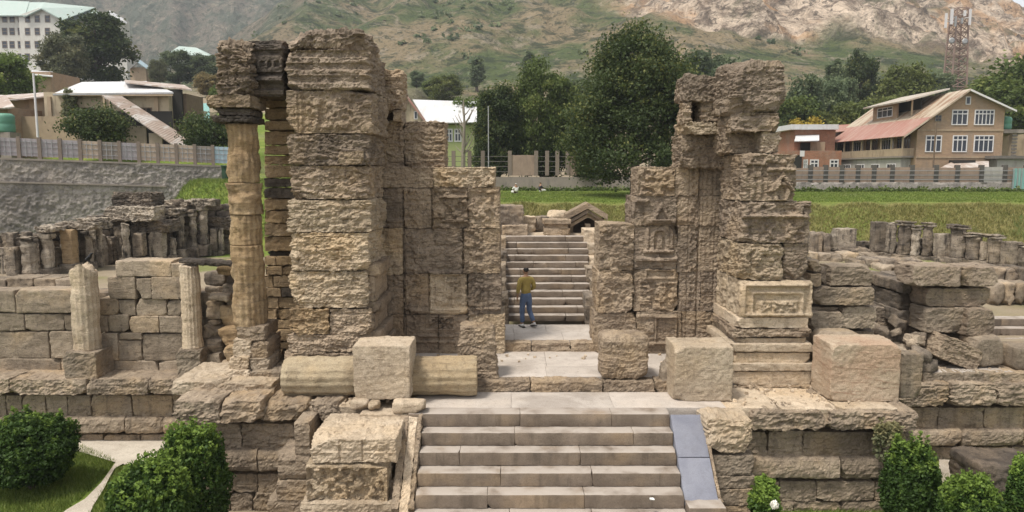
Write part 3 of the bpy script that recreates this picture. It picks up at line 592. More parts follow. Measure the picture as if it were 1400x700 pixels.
block('ramp_end', xb, xc, 12.45, 12.96, ZB, -1.56, 'riser', RS, res=.1, rough=.004, strata=0, r=.02)
RPp = thing('stair_pier', (4.0, 13.9, ZG), 'rough stone pier of stacked blocks between the blue grey ramp and the right podium', 'pier')
rows(RPp, [(574, 624, (964, 1031), dict(rough=.05, strata=.06, chips=5, chip=.25, r=.08, mat='pale')), (623, 651, (969, 1032), {}), (651, 669, (970, 1034), {}), (669, 692, (972, 1030), {}), (692, 780, (970, 1034), dict(zmin=ZB))], 13.6, .85, 'wall')
block('stone_block', xc + .02, 4.4, 13.75, 14.4, -.8, Z1 - .02, 'pale', RPp, res=.05, rough=.02, strata=.03)

# ------------------------------------------------------------------ left peristyle: plinth and wall
P1 = thing('plinth', (-9.5, 17.6, ZG), 'moulded stone plinth with projecting ledge under the broken peristyle wall', 'plinth')
rows(P1, [(518, 541, (-60, 12, 118, 202, 262), dict(rough=.04, strata=.035, chips=4, chip=.15, dy=-.15, r=.05)), (540, 572, (-60, 8, 30, 62, 92, 124, 180, 236, 262), dict(dy=.15, mat='wall', streak=None) if False else dict(dy=.15)), (571, 595, (-60, 84, 170, 222, 262), dict(torus=True, r=.12, dy=.0, rough=.03)), (594, 640, (-60, 110, 142, 192, 262), dict(dy=.12, zmin=ZB))], 17.2, 1.2, 'plinth')
PW = thing('peristyle_wall', (-9.8, 18.2, -.7), 'low wall of squared grey brown blocks behind the two broken column stumps', 'wall')
LWALL = [(157, 356, 234, 379), (233, 360, 253, 380), (146, 378, 185, 410), (185, 380, 207, 409), (206, 378, 253, 410), (134, 408, 162, 432), (162, 410, 185, 432), (185, 408, 228, 433), (228, 410, 253, 432), (134, 431, 147, 455), (147, 430, 176, 454), (176, 432, 217, 456), (217, 432, 253, 456), (135, 455, 161, 494), (161, 455, 194, 465), (161, 465, 194, 494), (194, 456, 253, 494),
         (104, 493, 217, 522), (217, 493, 254, 522), (-60, 397, 20, 428), (20, 396, 101, 429), (-60, 428, 33, 453), (33, 429, 87, 453), (87, 430, 104, 453), (-60, 453, 67, 491), (67, 453, 105, 491), (-60, 490, 83, 522), (83, 490, 105, 522), (103, 428, 136, 493)]
rr_ = random.Random(4)
for (x0, y0, x1, y1) in LWALL:
    pblock('stone_block', x0, y0, x1, y1, 17.9 + rr_.uniform(0, .07) + (.12 if x0 == 103 else 0), .7, 'wall', PW, r=.05, rough=.022, strata=.012, pits=.006, chips=2, chip=.12, res=.04, resy=.2, gap=.012)
for (x0, y0, x1, y1) in ((-60, 382, 8, 398), (8, 380, 45, 398), (45, 381, 75, 398), (75, 382, 97, 398)):
    pblock('stone_block', x0, y0, x1, y1, 18.7, .8, 'wall', PW, r=.05, rough=.03, strata=.02, chips=2, res=.05)
block('wall_core', -13.5, -7.6, 18.58, 19.4, -1.2, W(50, 400, 18.6).z, 'dark', PW, res=.3, strata=0)
def stump(label, px, ytop, ysh, ybase, r, brk, Y=17.55, mat='pale', bmat='wall'):
    X = W(px, ysh, Y).x; zb = W(px, ybase, Y - .3).z; zs = W(px, ysh, Y - .2).z; zt = W(px, ytop, Y).z
    t = thing('column_stump', (X, Y, zb), label, 'column')
    me = lathe_mesh([(r, 0), (r * .97, zt - zs)], 48, 16, .022, .03, .012, int(px), .04, broken=brk(zt - zs))
    link('shaft', me, M[mat], t, (X, Y, zs)); rb = r * 1.3
    block('base_block', X - rb, X + rb, Y - rb, Y + rb, zb, zs + .02, bmat, t, r=.06, rough=.03, strata=.02, chips=3, chip=.12, res=.04); return t
stump('leaning pale column stump with a pointed broken top on the plinth ledge', 121, 358, 480, 519, .31, lambda h: (lambda x, y: h - .55 * np.abs(x * 1.6 + y * .3)))
stump('cut off column stump carrying a dark horizontal beam end near the rubble', 264, 362, 478, 519, .235, lambda h: (lambda x, y: h + 0 * x))
# dark beam on that stump
o = block('dark_beam', W(246, 358, 17.6).x, W(322, 358, 17.6).x, 17.4, 17.75, W(264, 363, 17.6).z + .0, W(264, 353, 17.6).z, 'dark_and_shade', r=.08, rough=.04, strata=.02, res=.04, rot=(0, 3, 0)); tag(o, 'dark rough beam of stone resting on the cut off column stump', 'beam')
RB = thing('rubble_wall', (-7.4, 17.6, -.7), 'collapsed rubble core of brown stones between the stump and the tall column', 'rubble')
for (x0, y0, x1, y1, Y, m) in ((278, 372, 312, 392, 18.2, 'dark'), (294, 360, 322, 376, 17.8, 'ochre'), (278, 392, 305, 404, 18.0, 'dark'), (282, 402, 312, 412, 17.7, 'wall'), (280, 412, 304, 438, 18.1, 'wall'), (302, 390, 326, 420, 18.0, 'dark'), (300, 418, 326, 450, 17.9, 'ochre'), (280, 438, 300, 448, 18.0, 'dark'), (278, 446, 298, 466, 17.8, 'wall'), (296, 448, 324, 474, 17.6, 'ochre'), (280, 464, 302, 486, 17.7, 'dark'), (300, 472, 322, 498, 17.4, 'ochre'), (278, 484, 304, 512, 17.6, 'wall'), (300, 496, 318, 526, 17.2, 'stone'), (262, 506, 304, 534, 17.3, 'stone'), (286, 378, 330, 530, 18.5, 'dark')):
    pblock('rubble_stone', x0, y0, x1, y1, Y, .8, m, RB, r=.07, rough=.05, strata=.03, chips=4, chip=.15, res=.05, rot=(rr_.uniform(-4, 4), rr_.uniform(-6, 6), rr_.uniform(-8, 8)))
BIRD_AT = W(122, 360, 17.55)

# ------------------------------------------------------------------ right plinth, paving and stacks
P2 = thing('plinth', (10.5, 17.6, ZG), 'moulded stone plinth with thick slab course right of the podium', 'plinth')
rows(P2, [(510, 526, (1262, 1318, 1346, 1470), dict(dy=.15, mat='wall')), (524, 557, (1233, 1300, 1365, 1470), dict(rough=.045, strata=.045, chips=4, chip=.18, dy=-.08, r=.07)), (557, 589, (1240, 1282, 1345, 1400, 1470), dict(dy=.2)), (588, 612, (1240, 1316, 1400, 1470), dict(torus=True, r=.12, dy=.05)), (611, 660, (1240, 1300, 1336, 1380, 1470), dict(dy=.18, zmin=ZB - .4))], 17.2, 1.4, 'plinth')
court_pave = structure(thing('court_paving', (10, 18.5, -.45), '', '')); del court_pave['label']; del court_pave['category']
zc_ = W(1300, 510, 17.4).z
slabs(court_pave, [8.0, 9.2, 10.4, 11.6, 12.8, 14.2], [17.5, 18.4, 19.4, 20.6], zc_ - .5, zc_, 'paving', 12)
S1 = thing('block_stack', (W(1155, 430, 17.6).x, 18, zc_), 'stack of large squared grey blocks behind the right gate tower', 'wall')
for (x0, y0, x1, y1, Y, m) in ((1135, 363, 1194, 392, 17.7, 'wall'), (1122, 364, 1136, 392, 17.95, 'dark'), (1106, 355, 1125, 373, 17.6, 'wall'), (1107, 373, 1125, 394, 17.6, 'wall'), (1112, 392, 1198, 419, 17.6, 'wall'), (1152, 419, 1199, 451, 17.7, 'wall'), (1108, 419, 1153, 427, 17.85, 'wall'), (1108, 426, 1155, 455, 17.5, 'wall'), (1108, 454, 1134, 482, 17.55, 'wall'), (1132, 452, 1200, 482, 17.9, 'dark'), (1106, 480, 1200, 520, 17.6, 'wall')):
    pblock('stone_block', x0, y0, x1, y1, Y, .9, m, S1, r=.055, rough=.03, strata=.02, chips=3, chip=.15, res=.04, resy=.15, gap=.03, **({'zmin': -.75} if y1 > 510 else {}))
S2 = thing('block_stack', (W(1310, 430, 18.3).x, 18.8, zc_), 'leaning stack of squared blocks with overhanging top stones beside the paved court', 'wall')
for (x0, y0, x1, y1, Y, m, rot) in ((1248, 363, 1316, 393, 18.2, 'stone_gr', (0, 1, 0)), (1316, 364, 1367, 393, 18.25, 'stone_gr', (0, -1, 0)), (1265, 393, 1356, 421, 18.4, 'stone_gr', None), (1265, 420, 1321, 456, 18.3, 'wall', None), (1320, 422, 1362, 462, 18.1, 'stone_gr', (0, 3, 3)), (1264, 455, 1300, 506, 18.5, 'dark', None), (1300, 455, 1356, 506, 18.8, 'dark', None)):
    pblock('stone_block', x0, y0, x1, y1, Y, 1.0, m, S2, r=.06, rough=.03, strata=.02, chips=4, chip=.18, res=.04, resy=.15, gap=.035, rot=rot, **({'zmin': zc_ - .02} if y1 > 500 else {}))
for i, (x0, y0, x1, y1) in enumerate(((1234, 386, 1266, 402), (1229, 401, 1266, 426), (1230, 425, 1266, 444), (1236, 443, 1266, 470), (1240, 468, 1266, 500))):
    pblock('stone_block', x0, y0, x1, y1, 19.1 + .2 * (i % 2), 2.2, 'cell', S2, r=.05, rough=.03, strata=.03, chips=3, res=.05, **({'zmin': zc_ - .02} if y1 > 490 else {}))
loose('fallen_block', 'tilted fallen block with ochre underside leaning at the foot of the block stack', 'stone', 1284, 468, 1345, 500, 17.75, .8, 'stone', None, rot=(0, 22, 0), **dict(kw, strata=.03))
loose('fallen_block', 'upright fallen block propped against the right side of the block stack', 'stone', 1333, 462, 1374, 502, 17.8, .7, 'wall', None, rot=(0, -7, 0), **dict(kw, r=.08))
loose('cut_block', 'round shouldered block at the edge of the paved court by the far steps', 'stone', 1389, 475, 1440, 510, 17.6, .8, 'wall', zc_ - .01, **dict(kw, r=.1))
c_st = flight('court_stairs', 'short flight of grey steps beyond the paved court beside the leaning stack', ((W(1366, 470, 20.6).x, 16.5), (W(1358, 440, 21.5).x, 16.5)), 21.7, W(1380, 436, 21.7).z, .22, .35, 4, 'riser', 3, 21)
for i in range(26):
    px = rr_.uniform(1192, 1262); py = rr_.uniform(440, 500); Y = 17.0 + (500 - py) / 60 * 2.2; p = W(px, py, Y); s = rr_.uniform(.08, .24); p.z = max(p.z, zc_ - .2)
    me = stone_mesh(s * 2, s * 1.6, s * 1.2, r=s * .3, rough=.03, strata=.02, chips=4, chip=s * .8, res=.05); o = link('rubble_stone', me, M['wall' if i % 3 else 'dark'], None, p); o.rotation_euler = (rr_.uniform(-.4, .4), rr_.uniform(-.4, .4), rr_.uniform(0, 3))
    tag(o, 'small broken stone in the rubble heap between the two block stacks', 'stone', 'broken stones heaped between the right stacks')
hp = structure(block('rubble_heap', W(1192, 480, 18.4).x, W(1262, 480, 18.4).x, 17.3, 20.5, -.9, W(1230, 470, 19).z, 'cell', r=.3, rough=.12, strata=.1, res=.06, resy=.06, chips=6, chip=.6), 'stuff'); tag(hp, 'heap of earth and broken stone between the two block stacks', 'rubble')
loose('fallen_block', 'squared grey block sitting on the rubble between the two block stacks', 'stone', 1197, 420, 1232, 453, 19.9, .9, 'dark', None, **dict(kw, strata=.02))

# ------------------------------------------------------------------ cells and columns round the court
def cell_wall(t, pts, hs, mat, seed, rowh=.34, lenr=(.45, 1.0), thick=.6, zb=-.3):
    """coursed wall along a plan polyline with a ragged top; stones are separate parts"""
    rs = random.Random(seed); total = 0
    segs = []
    for a, b in zip(pts[:-1], pts[1:]): L = math.hypot(b[0] - a[0], b[1] - a[1]); segs.append((total, L, a, b)); total += L
    def at(s):
        for s0, L, a, b in segs:
            if s <= s0 + L + 1e-6: f = (s - s0) / L; return a[0] + (b[0] - a[0]) * f, a[1] + (b[1] - a[1]) * f, math.atan2(b[1] - a[1], b[0] - a[0])
        return pts[-1][0], pts[-1][1], math.atan2(b[1] - a[1], b[0] - a[0])
    pool = [stone_mesh(1, thick, rowh, r=.05, rough=.04, strata=.03, chips=3, chip=.15, res=.11, resy=.3, seed=seed * 40 + k) for k in range(8)]
    for k in pool: k.materials.append(M[mat]); k.materials.append(M['wall'])
    z = zb; row = 0; n = 0
    while z < max(hs):
        s = rs.uniform(0, .4)
        while s < total:
            L = rs.uniform(*lenr); m = min(s + L / 2, total); hh = np.interp(m / total, np.linspace(0, 1, len(hs)), hs) + rs.uniform(-.25, .15)
            if z + rowh * .5 < hh:
                x, y, ang = at(m); me = rs.choice(pool); o = bpy.data.objects.new('stone_block', me); COL.objects.link(o); o.parent = t
                o.location = Vector((x, y + rs.uniform(-.06, .06), z + rowh / 2)) - t.location; o.rotation_euler = (0, 0, ang); o.scale = (L - .015, 1, .97); n += 1
            s += L
        z += rowh; row += 1
    return n
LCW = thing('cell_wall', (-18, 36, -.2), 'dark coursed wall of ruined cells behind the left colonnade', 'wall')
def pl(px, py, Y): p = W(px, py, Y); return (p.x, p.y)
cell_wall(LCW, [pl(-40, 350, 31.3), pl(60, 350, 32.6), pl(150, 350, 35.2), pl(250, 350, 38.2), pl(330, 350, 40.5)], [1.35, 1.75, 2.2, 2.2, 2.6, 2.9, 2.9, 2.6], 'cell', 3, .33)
gz_court = -.05
def col_thing(label, px, ytop, ysh, ybase, wpx, Y, mat, cap=None, broken=False, group='columns of the ruined court', base=True, sq=False):
    mat = {'wall': 'colon', 'pale': 'colon', 'dark': 'colon_dk', 'ochre': 'ochre'}[mat]
    X = W(px, ysh, Y).x; zt = W(px, ytop, Y).z; zs = W(px, ysh, Y).z; zb = W(px, ybase, Y).z; r = wpx / 2 / F * Y
    t = thing('court_column', (X, Y, zb), label, 'column', group)
    if sq: block('shaft', X - r, X + r, Y - r, Y + r, zs, zt, mat, t, r=.05, rough=.03, strata=.03, chips=3, chip=.15, res=.08)
    else:
        me = lathe_mesh([(r, 0), (r * .94, zt - zs)], 28, 10, .04, .06, .04, int(px * 3), .07, broken=(lambda x, y: (zt - zs) - .4 * (x + .3)) if broken else None); link('shaft', me, M[mat], t, (X, Y, zs))
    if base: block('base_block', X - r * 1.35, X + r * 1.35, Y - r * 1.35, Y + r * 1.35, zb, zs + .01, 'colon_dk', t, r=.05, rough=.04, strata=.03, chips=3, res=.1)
    if cap:
        zc = W(px, cap, Y).z; m = (zt + zc) / 2
        block('capital', X - r * 1.06, X + r * 1.06, Y - r * 1.06, Y + r * 1.06, zt - .01, m, 'colon', t, r=.05, rough=.03, strata=.03, res=.1); block('abacus', X - r * 1.12, X + r * 1.12, Y - r * 1.12, Y + r * 1.12, m, zc, 'colon_dk', t, r=.06, rough=.04, strata=.04, chips=3, res=.1)
    return t
A_ = [('square dark broken pillar at the low end of the left colonnade', 20, 337, 378, 384, 15, 30.6, 'dark', None, False, True), ('broad pale broken column second along the left colonnade', 42, 326, 374, 384, 21, 30.8, 'wall', 324, True, False), ('stubby column with a lumpy capital in the left colonnade', 67, 327, 366, 381, 16, 31.2, 'wall', 311, False, False), ('ochre square pillar under a flat lintel in the left colonnade', 97, 313, 360, 378, 16, 32.0, 'ochre', None, False, True), ('slim column before dark cell beside the bird stump', 124, 320, 358, 372, 10, 33.0, 'wall', None, True, False), ('thin pale pillar fragment hanging under a lintel slab', 137, 312, 345, 365, 7, 33.6, 'wall', None, False, True),
      ('pale round topped column standing alone above the squared wall', 173, 302, 352, 362, 11, 34.5, 'pale', None, True, False), ('banded dark pillar stump above the squared wall', 192, 318, 352, 362, 14, 35.0, 'dark', None, False, True), ('broad banded half column in a dark cell doorway', 217, 316, 352, 362, 18, 35.8, 'wall', None, False, True), ('broken white streaked column beside the dark doorway', 237, 322, 348, 358, 9, 36.4, 'pale', None, True, False), ('pale column with square base, third from the grass bank', 248, 292, 340, 354, 11, 37.0, 'pale', 287, False, False), ('slim column with capital right beside the tallest court column', 265, 296, 337, 352, 9, 37.6, 'wall', 286, False, False), ('tallest fluted court column with capital below the grass bank', 279, 288, 334, 350, 12, 38.0, 'pale', 274, False, False), ('low dark pillar at the grass bank end of the colonnade', 294, 312, 344, 352, 9, 38.6, 'dark', None, False, True), ('small pale pillar by the tall fluted column shaft', 303, 312, 342, 350, 6, 38.6, 'wall', None, False, True)]
for a in A_: col_thing(a[0], a[1], a[2], a[3], a[4], a[5], a[6], a[7], a[8], a[9], 'columns of the left colonnade', True, a[10])
for i, (x0, y0, x1, y1, Y, lab) in enumerate(((78, 303, 140, 314, 32.6, 'flat lintel slab bridging two pillars of the left colonnade'), (108, 298, 136, 304, 32.7, 'thin stone flake lying on the flat lintel slab'), (148, 282, 216, 302, 35.4, 'thick pale lintel course above the round topped column'), (158, 263, 214, 284, 36.2, 'dark ragged capstone, highest block of the left colonnade'), (186, 300, 236, 318, 36.0, 'dark overhanging lintel above the broad half column'), (226, 285, 252, 296, 37.2, 'pale lintel stone spanning to the third column'), (222, 274, 262, 290, 38.4, 'rough cap course behind the colonnade by the grass bank'), (262, 272, 293, 282, 38.2, 'flat weathered slab across the two right columns'), (288, 296, 330, 314, 39.2, 'dark broken course at the foot of the grass bank'), (52, 309, 82, 316, 31.4, 'pale capstone on the stubby column'))):
    X0, X1, za, zb = pr(x0, y0, x1, y1, Y); o = block('lintel_stone', X0, X1, Y - .5, Y + .9, za, zb, 'cell' if i in (3, 4, 8) else 'colon', r=.06, rough=.08, strata=.09, chips=5, chip=.3, res=.045, resy=.12); tag(o, lab, 'stone')
rs = random.Random(77)
for k in range(26):
    px = 6 + k * 12.2 + rs.uniform(-3, 3); Y = float(np.interp(px, [-40, 60, 150, 250, 330], [31.3, 32.6, 35.2, 38.2, 40.5])) - .45; p = W(px, 350, Y); hgt = rs.uniform(.9, 1.9); w = rs.uniform(.12, .26); z0 = gz_court
    o = block('pier_fragment', p.x - w, p.x + w, Y - .25, Y + .2, z0, z0 + hgt, rs.choice(['colon', 'colon_dk', 'cell', 'colon_dk']), LCW, r=.04, rough=.05, strata=.05, chips=3, chip=.2, res=.06, resy=.2)
RCW = thing('cell_wall', (18, 36, 0), 'low dark coursed wall of ruined cells behind the right colonnade', 'wall')
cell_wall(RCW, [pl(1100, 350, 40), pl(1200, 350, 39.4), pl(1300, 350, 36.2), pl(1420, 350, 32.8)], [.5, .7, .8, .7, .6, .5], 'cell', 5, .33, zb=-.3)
B_ = [(1152, 312, 340, 348, 26, 38.6, True, 'wall'), (1200, 303, 344, 352, 17, 38.2, True, 'dark'), (1216, 304, 346, 354, 12, 37.8, True, 'wall'), (1235, 308, 348, 356, 19, 37.2, False, 'dark'), (1251, 314, 350, 358, 13, 36.8, False, 'wall'), (1267, 310, 350, 360, 14, 36.4, False, 'dark'), (1287, 319, 352, 362, 17, 35.8, True, 'wall'), (1308, 313, 352, 363, 21, 35.2, False, 'dark'), (1330, 324, 354, 365, 20, 34.6, False, 'dark'), (1344, 330, 356, 366, 8, 34.2, True, 'wall'), (1358, 326, 360, 370, 19, 33.8, False, 'dark'), (1381, 330, 362, 373, 19, 33.2, True, 'dark'), (1397, 338, 364, 376, 12, 32.8, False, 'dark')]
nm = ['broad square pillar on the low wall right of the gate tower', 'tallest square dark pillar, first of the right colonnade', 'pale flat pillar paired with the tallest dark pillar', 'dark pillar with a carved niche in the right colonnade', 'round pale column on a banded base in the right colonnade', 'slim fluted column with a square cap in the right colonnade', 'plain reddish square pillar in the right colonnade', 'thick dark column with a jagged capital mid right colonnade', 'short banded column above the leaning stack overhang', 'thin pale strip pillar between two stout columns', 'stout dark column with flared cap near the yellow bank', 'leaning reddish pillar near the end of the right colonnade', 'last low dark column of the right colonnade']
for a, lab in zip(B_, nm): col_thing(lab, a[0], a[1], a[2], a[3], a[4], a[5], a[7], a[1] - 6 if not a[6] else None, False, 'columns of the right colonnade', True, a[6])
rs = random.Random(8)
TR = [(1170, 354, 1264, 364, 33.5, 'dark', 'long dark rounded kerb of stones below the right colonnade'), (1206, 363, 1250, 374, 32.4, 'wall', 'pale panelled course just under the dark rounded kerb'), (1188, 374, 1264, 384, 30.0, 'dark', 'dark rounded course of stones in front of the pale panelled course'), (1197, 381, 1240, 395, 27.5, 'dark', 'tumbled course of rounded stones beyond the right stack'), (1193, 393, 1238, 404, 25.5, 'dark', 'worn step of pale stones under the tumbled course'), (1193, 404, 1226, 420, 24.0, 'dark', 'broken pale stones above the squared block on the rubble'), (1358, 387, 1425, 406, 25.0, 'wall', 'large long block lying across two stones by the yellow grass'), (1353, 406, 1425, 424, 25.1, 'dark', 'pair of dark support stones by the yellow grass'), (1362, 366, 1410, 387, 29.0, 'dark', 'dark broken blocks beneath the last colonnade column'), (1108, 318, 1138, 347, 38.0, 'dark', 'dark squared stones below the bank right of the tower'), (1108, 346, 1200, 355, 36, 'wall', 'long low course of stones under the broad square pillar'), (1168, 339, 1192, 347, 38.0, 'dark', 'low dark stones between broad pillar and tallest dark pillar')]
for (x0, y0, x1, y1, Y, m, lab) in TR:
    t = thing('stone_course', tuple(W((x0 + x1) / 2, y1, Y)), lab, 'stones'); x = x0
    while x < x1 - 3:
        x2 = min(x1, x + rs.uniform(12, 24)); x2 = x1 if x1 - x2 < 6 else x2
        pblock('stone_block', x, y0 + rs.uniform(-1, 1.5), x2, y1, Y + rs.uniform(-.15, .15), 1.2, m, t, r=.1, rough=.06, strata=.04, chips=4, chip=.25, res=.08, resy=.2, zmin=-.3 if y1 > 360 else W(x, y1, Y).z - .4); x = x2

# ------------------------------------------------------------------ shrine platform behind the doorway
SPL = thing('shrine_platform', (1.3, 29, 0), 'raised rubble platform at the top of the inner stairs', 'platform')
zp = 2.18
block('fill', -3.2, W(690, 322, 25).x - .02, 24.2, 33, -.3, zp - .5, 'wall', SPL, res=.25, rough=.1, strata=.08, r=.1); block('fill', W(806, 322, 25).x + .02, 6.4, 23.6, 33, -.3, zp - .4, 'wall', SPL, res=.25, rough=.1, strata=.08, r=.1)
block('fill', W(690, 322, 25).x - .01, W(806, 322, 25).x + .01, 25.42, 33, -.3, zp - .02, 'pale', SPL, res=.3, rough=.01, strata=0, r=.05)
for (x0, y0, x1, y1, Y, m) in ((683, 325, 692, 345, 24.4, 'wall'), (682, 345, 693, 362, 23.6, 'dark'), (682, 362, 692, 384, 22.6, 'wall'), (684, 384, 692, 406, 21.8, 'wall'), (683, 404, 695, 450, 20.9, 'dark'), (798, 314, 819, 334, 24.9, 'pale'), (803, 333, 822, 352, 24.3, 'pale'), (806, 352, 824, 372, 23.6, 'pale'), (801, 366, 824, 386, 22.8, 'wall'), (808, 384, 824, 408, 22.0, 'wall'), (800, 405, 824, 455, 20.9, 'dark'), (686, 308, 722, 323, 25.5, 'stone')):
    pblock('stone_block', x0, y0, x1, y1, Y, 1.2, m, SPL, r=.05, rough=.04, strata=.03, chips=3, chip=.15, res=.05, zmin=W(x0, y1, Y).z - (.5 if y1 > 440 else .12))
def onplat(label, cat, x0, y0, x1, y1, Y, dep, mat, **k):
    kk = dict(r=.06, rough=.03, strata=.03, chips=3, chip=.15, res=.05); kk.update(k)
    return loose('platform_stone', label, cat, x0, y0, x1, y1, Y, dep, mat, zp - .03, **kk)
onplat('large squared dark stained block at the left head of the inner stairs', 'stone', 681, 281, 716, 322, 25.9, 1.2, 'dark')
onplat('low pale block behind the left head of the inner stairs', 'stone', 714, 296, 733, 322, 27.2, .8, 'pale')
onplat('low dark block between pale blocks behind the inner stairs', 'stone', 732, 296, 752, 322, 27.4, .8, 'dark')
onplat('pale worn boulder behind the moulded pedestal block', 'stone', 748, 288, 778, 318, 27.8, 1.0, 'pale', r=.2)
PD = thing('moulded_pedestal', tuple(W(762, 322, 25.9)), 'moulded pedestal block at the right head of the inner stairs', 'pedestal')
for (x0, y0, x1, y1, dy) in ((742, 300, 781, 307, -.1), (746, 306, 777, 313, 0), (744, 312, 780, 323, -.06)): pblock('pedestal_stone', x0, y0, x1, y1, 25.9 + dy, .9, 'stone', PD, r=.03, rough=.02, strata=.02, res=.05, **({'zmin': zp - .03} if y1 > 320 else {}))
GB = thing('gable_stone', tuple(W(803, 318, 27)), 'small roofed gable stone with chevron mouldings and a dark hollow', 'gable')
def chev(x0, xm, x1, yb, yt, th, Y, dep, mat, name):
    for a, b, c, d in ((x0, yb, xm, yt), (xm, yt, x1, yb)):
        p = [W(a, b, Y), W(c, d, Y), W(c, d - th, Y), W(a, b - th, Y)]; bq = [(q.x, q.z) for q in p]
        MB().prism(bq, Y, Y + dep).build(name, M[mat], GB, (p[0].x, Y, p[0].z))
chev(774, 804, 831, 301, 285, 8, 26.6, 1.0, 'stone', 'roof_slab'); chev(778, 804, 827, 306, 291, 5, 26.7, .8, 'wall', 'gable_moulding'); chev(780, 804, 828, 311, 297, 5, 26.85, .7, 'pale', 'gable_moulding')
pblock('gable_back', 781, 298, 826, 322, 27.3, .4, 'dark_and_shade', GB, zmin=zp - .1, res=.1)
pblock('gable_pillar', 800, 306, 808, 322, 26.9, .3, 'pale', GB, r=.04, res=.05, zmin=zp - .1); pblock('gable_pillar', 776, 306, 784, 322, 26.9, .5, 'wall', GB, r=.04, res=.05, zmin=zp - .1); pblock('gable_pillar', 822, 304, 829, 322, 26.9, .5, 'wall', GB, r=.04, res=.05, zmin=zp - .1)
# ------------------------------------------------------------------ ground, lawn, hills
WA, WB = (-46.0, 39.6), (-19.0, 48.6)     # line of the retaining wall
_wd = Vector((WB[0] - WA[0], WB[1] - WA[1])).normalized(); _wn = Vector((-_wd.y, _wd.x))
def crest(u): return np.interp(u, [-1.6, -.7, -.5, -.43, -.355, -.28, -.1, .1, .4, .6, .66, .70, .9, 1.6], [25, 32, 44, 56, 86, 108, 122, 130, 130, 116, 99, 84, 50, 40])
def height(X, Y):
    X = np.asarray(X, dtype=np.float64); Y = np.asarray(Y, dtype=np.float64); q = np.stack([X, Y, 0 * X], 1)
    n1 = fbm(q * .35, 3, 31); z = -2.2 - .5 * sst(-7.2, -6.0, X) + .02 * n1
    court = -.5 + .5 * sst(19, 30, Y) + .05 * n1
    z = np.where(Y > 18.2, court, z)
    plat = 2.6 + 1.2 * sst(-8, -15, X)
    bank = sst(39.6, 44.0 + 3.0 * sst(-10, -16, X), Y + .5 * n1)
    bank = bank * np.where(Y < 52, sst(-22.3, -20.3, X), 1)
    z = np.where(Y > 30, z + (plat - z) * bank, z)
    z = z + .15 * sst(46, 62, Y) + .04 * n1 * (Y > 44)
    behind = ((X - WA[0]) * _wn.x + (Y - WA[1]) * _wn.y)
    lt = sst(.55, .9, behind) * sst(-18.3, -18.9, X + 0 * Y) ; z = np.where(Y > 30, z + (4.9 - z) * lt, z)
    base = z; t = np.clip((Y - 85) / 115, 0, 1); foot = 28 + 3 * fbm(q * .012, 3, 37)
    lf = np.clip((Y - 50) / 150, 0, 1) * sst(-8, -20, X); t2 = np.maximum(t ** 1.1, lf ** 1.0)
    z = np.where(Y > 48, base + (foot - base) * t2, z)
    u = X / np.maximum(Y, 1); c = crest(u); s = np.clip((Y - 200) / 250, 0, 1)
    g = 1 - np.abs(fbm(q * np.array([.012, .006, 1]), 4, 41)) * 2; rough = fbm(q * .03, 4, 43)
    rk = rock_at(X, Y)
    m = foot + (c - foot) * s ** .92 + (9 * (g - .4) * sst(0, .3, s) + 2.5 * rough * sst(0, .2, s)) * (Y > 190) + rk * (9 * terrace(fbm(q * np.array([.02, .03, 1]), 4, 47, .6), 3) + 3.5 * np.abs(fbm(q * .09, 4, 49, .6)))
    z = np.where(Y > 200, m, z)
    fall = sst(450, 620, Y); back = (30 + np.clip(Y - 560, 0, 420) * .8 + 30 * (g - .4) + 6 * rough) * sst(.30, .02, u)
    z = np.where(Y > 450, np.maximum(m * (1 - .55 * fall), back), z)
    return z
def rock_at(X, Y):
    q = np.stack([X, Y, 0 * X], 1); u = X / np.maximum(Y, 1); n = fbm(q * .012, 3, 53)
    return sst(.08, .2, u + .10 * n) * sst(236, 244, Y + 14 * n + 10 * sst(.35, .6, u) - 30 * sst(.3, .1, u))
ys = np.concatenate([np.arange(-30, 8, 4.0), np.arange(8, 18.05, .5), [18.19, 18.23], np.arange(18.8, 64, .55), np.arange(64, 200, 3.0), np.arange(200, 462, 1.9), np.arange(462, 1100, 11.0)])
us = np.linspace(-1.45, 1.45, 400)
UU, YY = np.meshgrid(us, ys); XX = UU * (np.maximum(YY, 0) + 14); Xf = XX.ravel(); Yf = YY.ravel(); Zf = height(Xf, Yf)
nr, nc = YY.shape; a, b = np.meshgrid(np.arange(nr - 1), np.arange(nc - 1), indexing='ij'); a = a.ravel(); b = b.ravel()
me = npmesh('ground', np.stack([Xf, Yf, Zf], 1), np.stack([a * nc + b, a * nc + b + 1, (a + 1) * nc + b + 1, (a + 1) * nc + b], 1), True)
q = np.stack([Xf, Yf, 0 * Xf], 1); nn = fbm(q * .25, 3, 61); n3 = fbm(q * .05, 3, 63)
lawn = np.where(Yf < 18.2, sst(-.5, .2, nn + .3 + .4 * (Xf < -6)) * (1 - sst(-6.6, -6.0, Xf) * sst(5.2, 4.6, Xf)), 0) + np.where((Yf > 43.2) & (Yf < 90), sst(43.2, 44.6, Yf + .4 * nn) * (1 - .3 * sst(.1, .5, nn)), 0) + np.where((Yf > 38) & (Yf < 50) & (Xf < -12) & (Xf > -22), .9, 0) + np.where((Yf > 30) & (Yf < 43.2), .5 * sst(.1, .5, nn + .5 * sst(18, 22, Xf) * sst(25, 22, Xf)), 0)
dry = np.where((Yf > 38.5) & (Yf < 45), 1.0, 0) + np.where((Yf > 18.2) & (Yf <= 38.5), sst(-.1, .4, nn) * .5, 0)
ca = me.color_attributes.new('zone', 'FLOAT_COLOR', 'POINT')
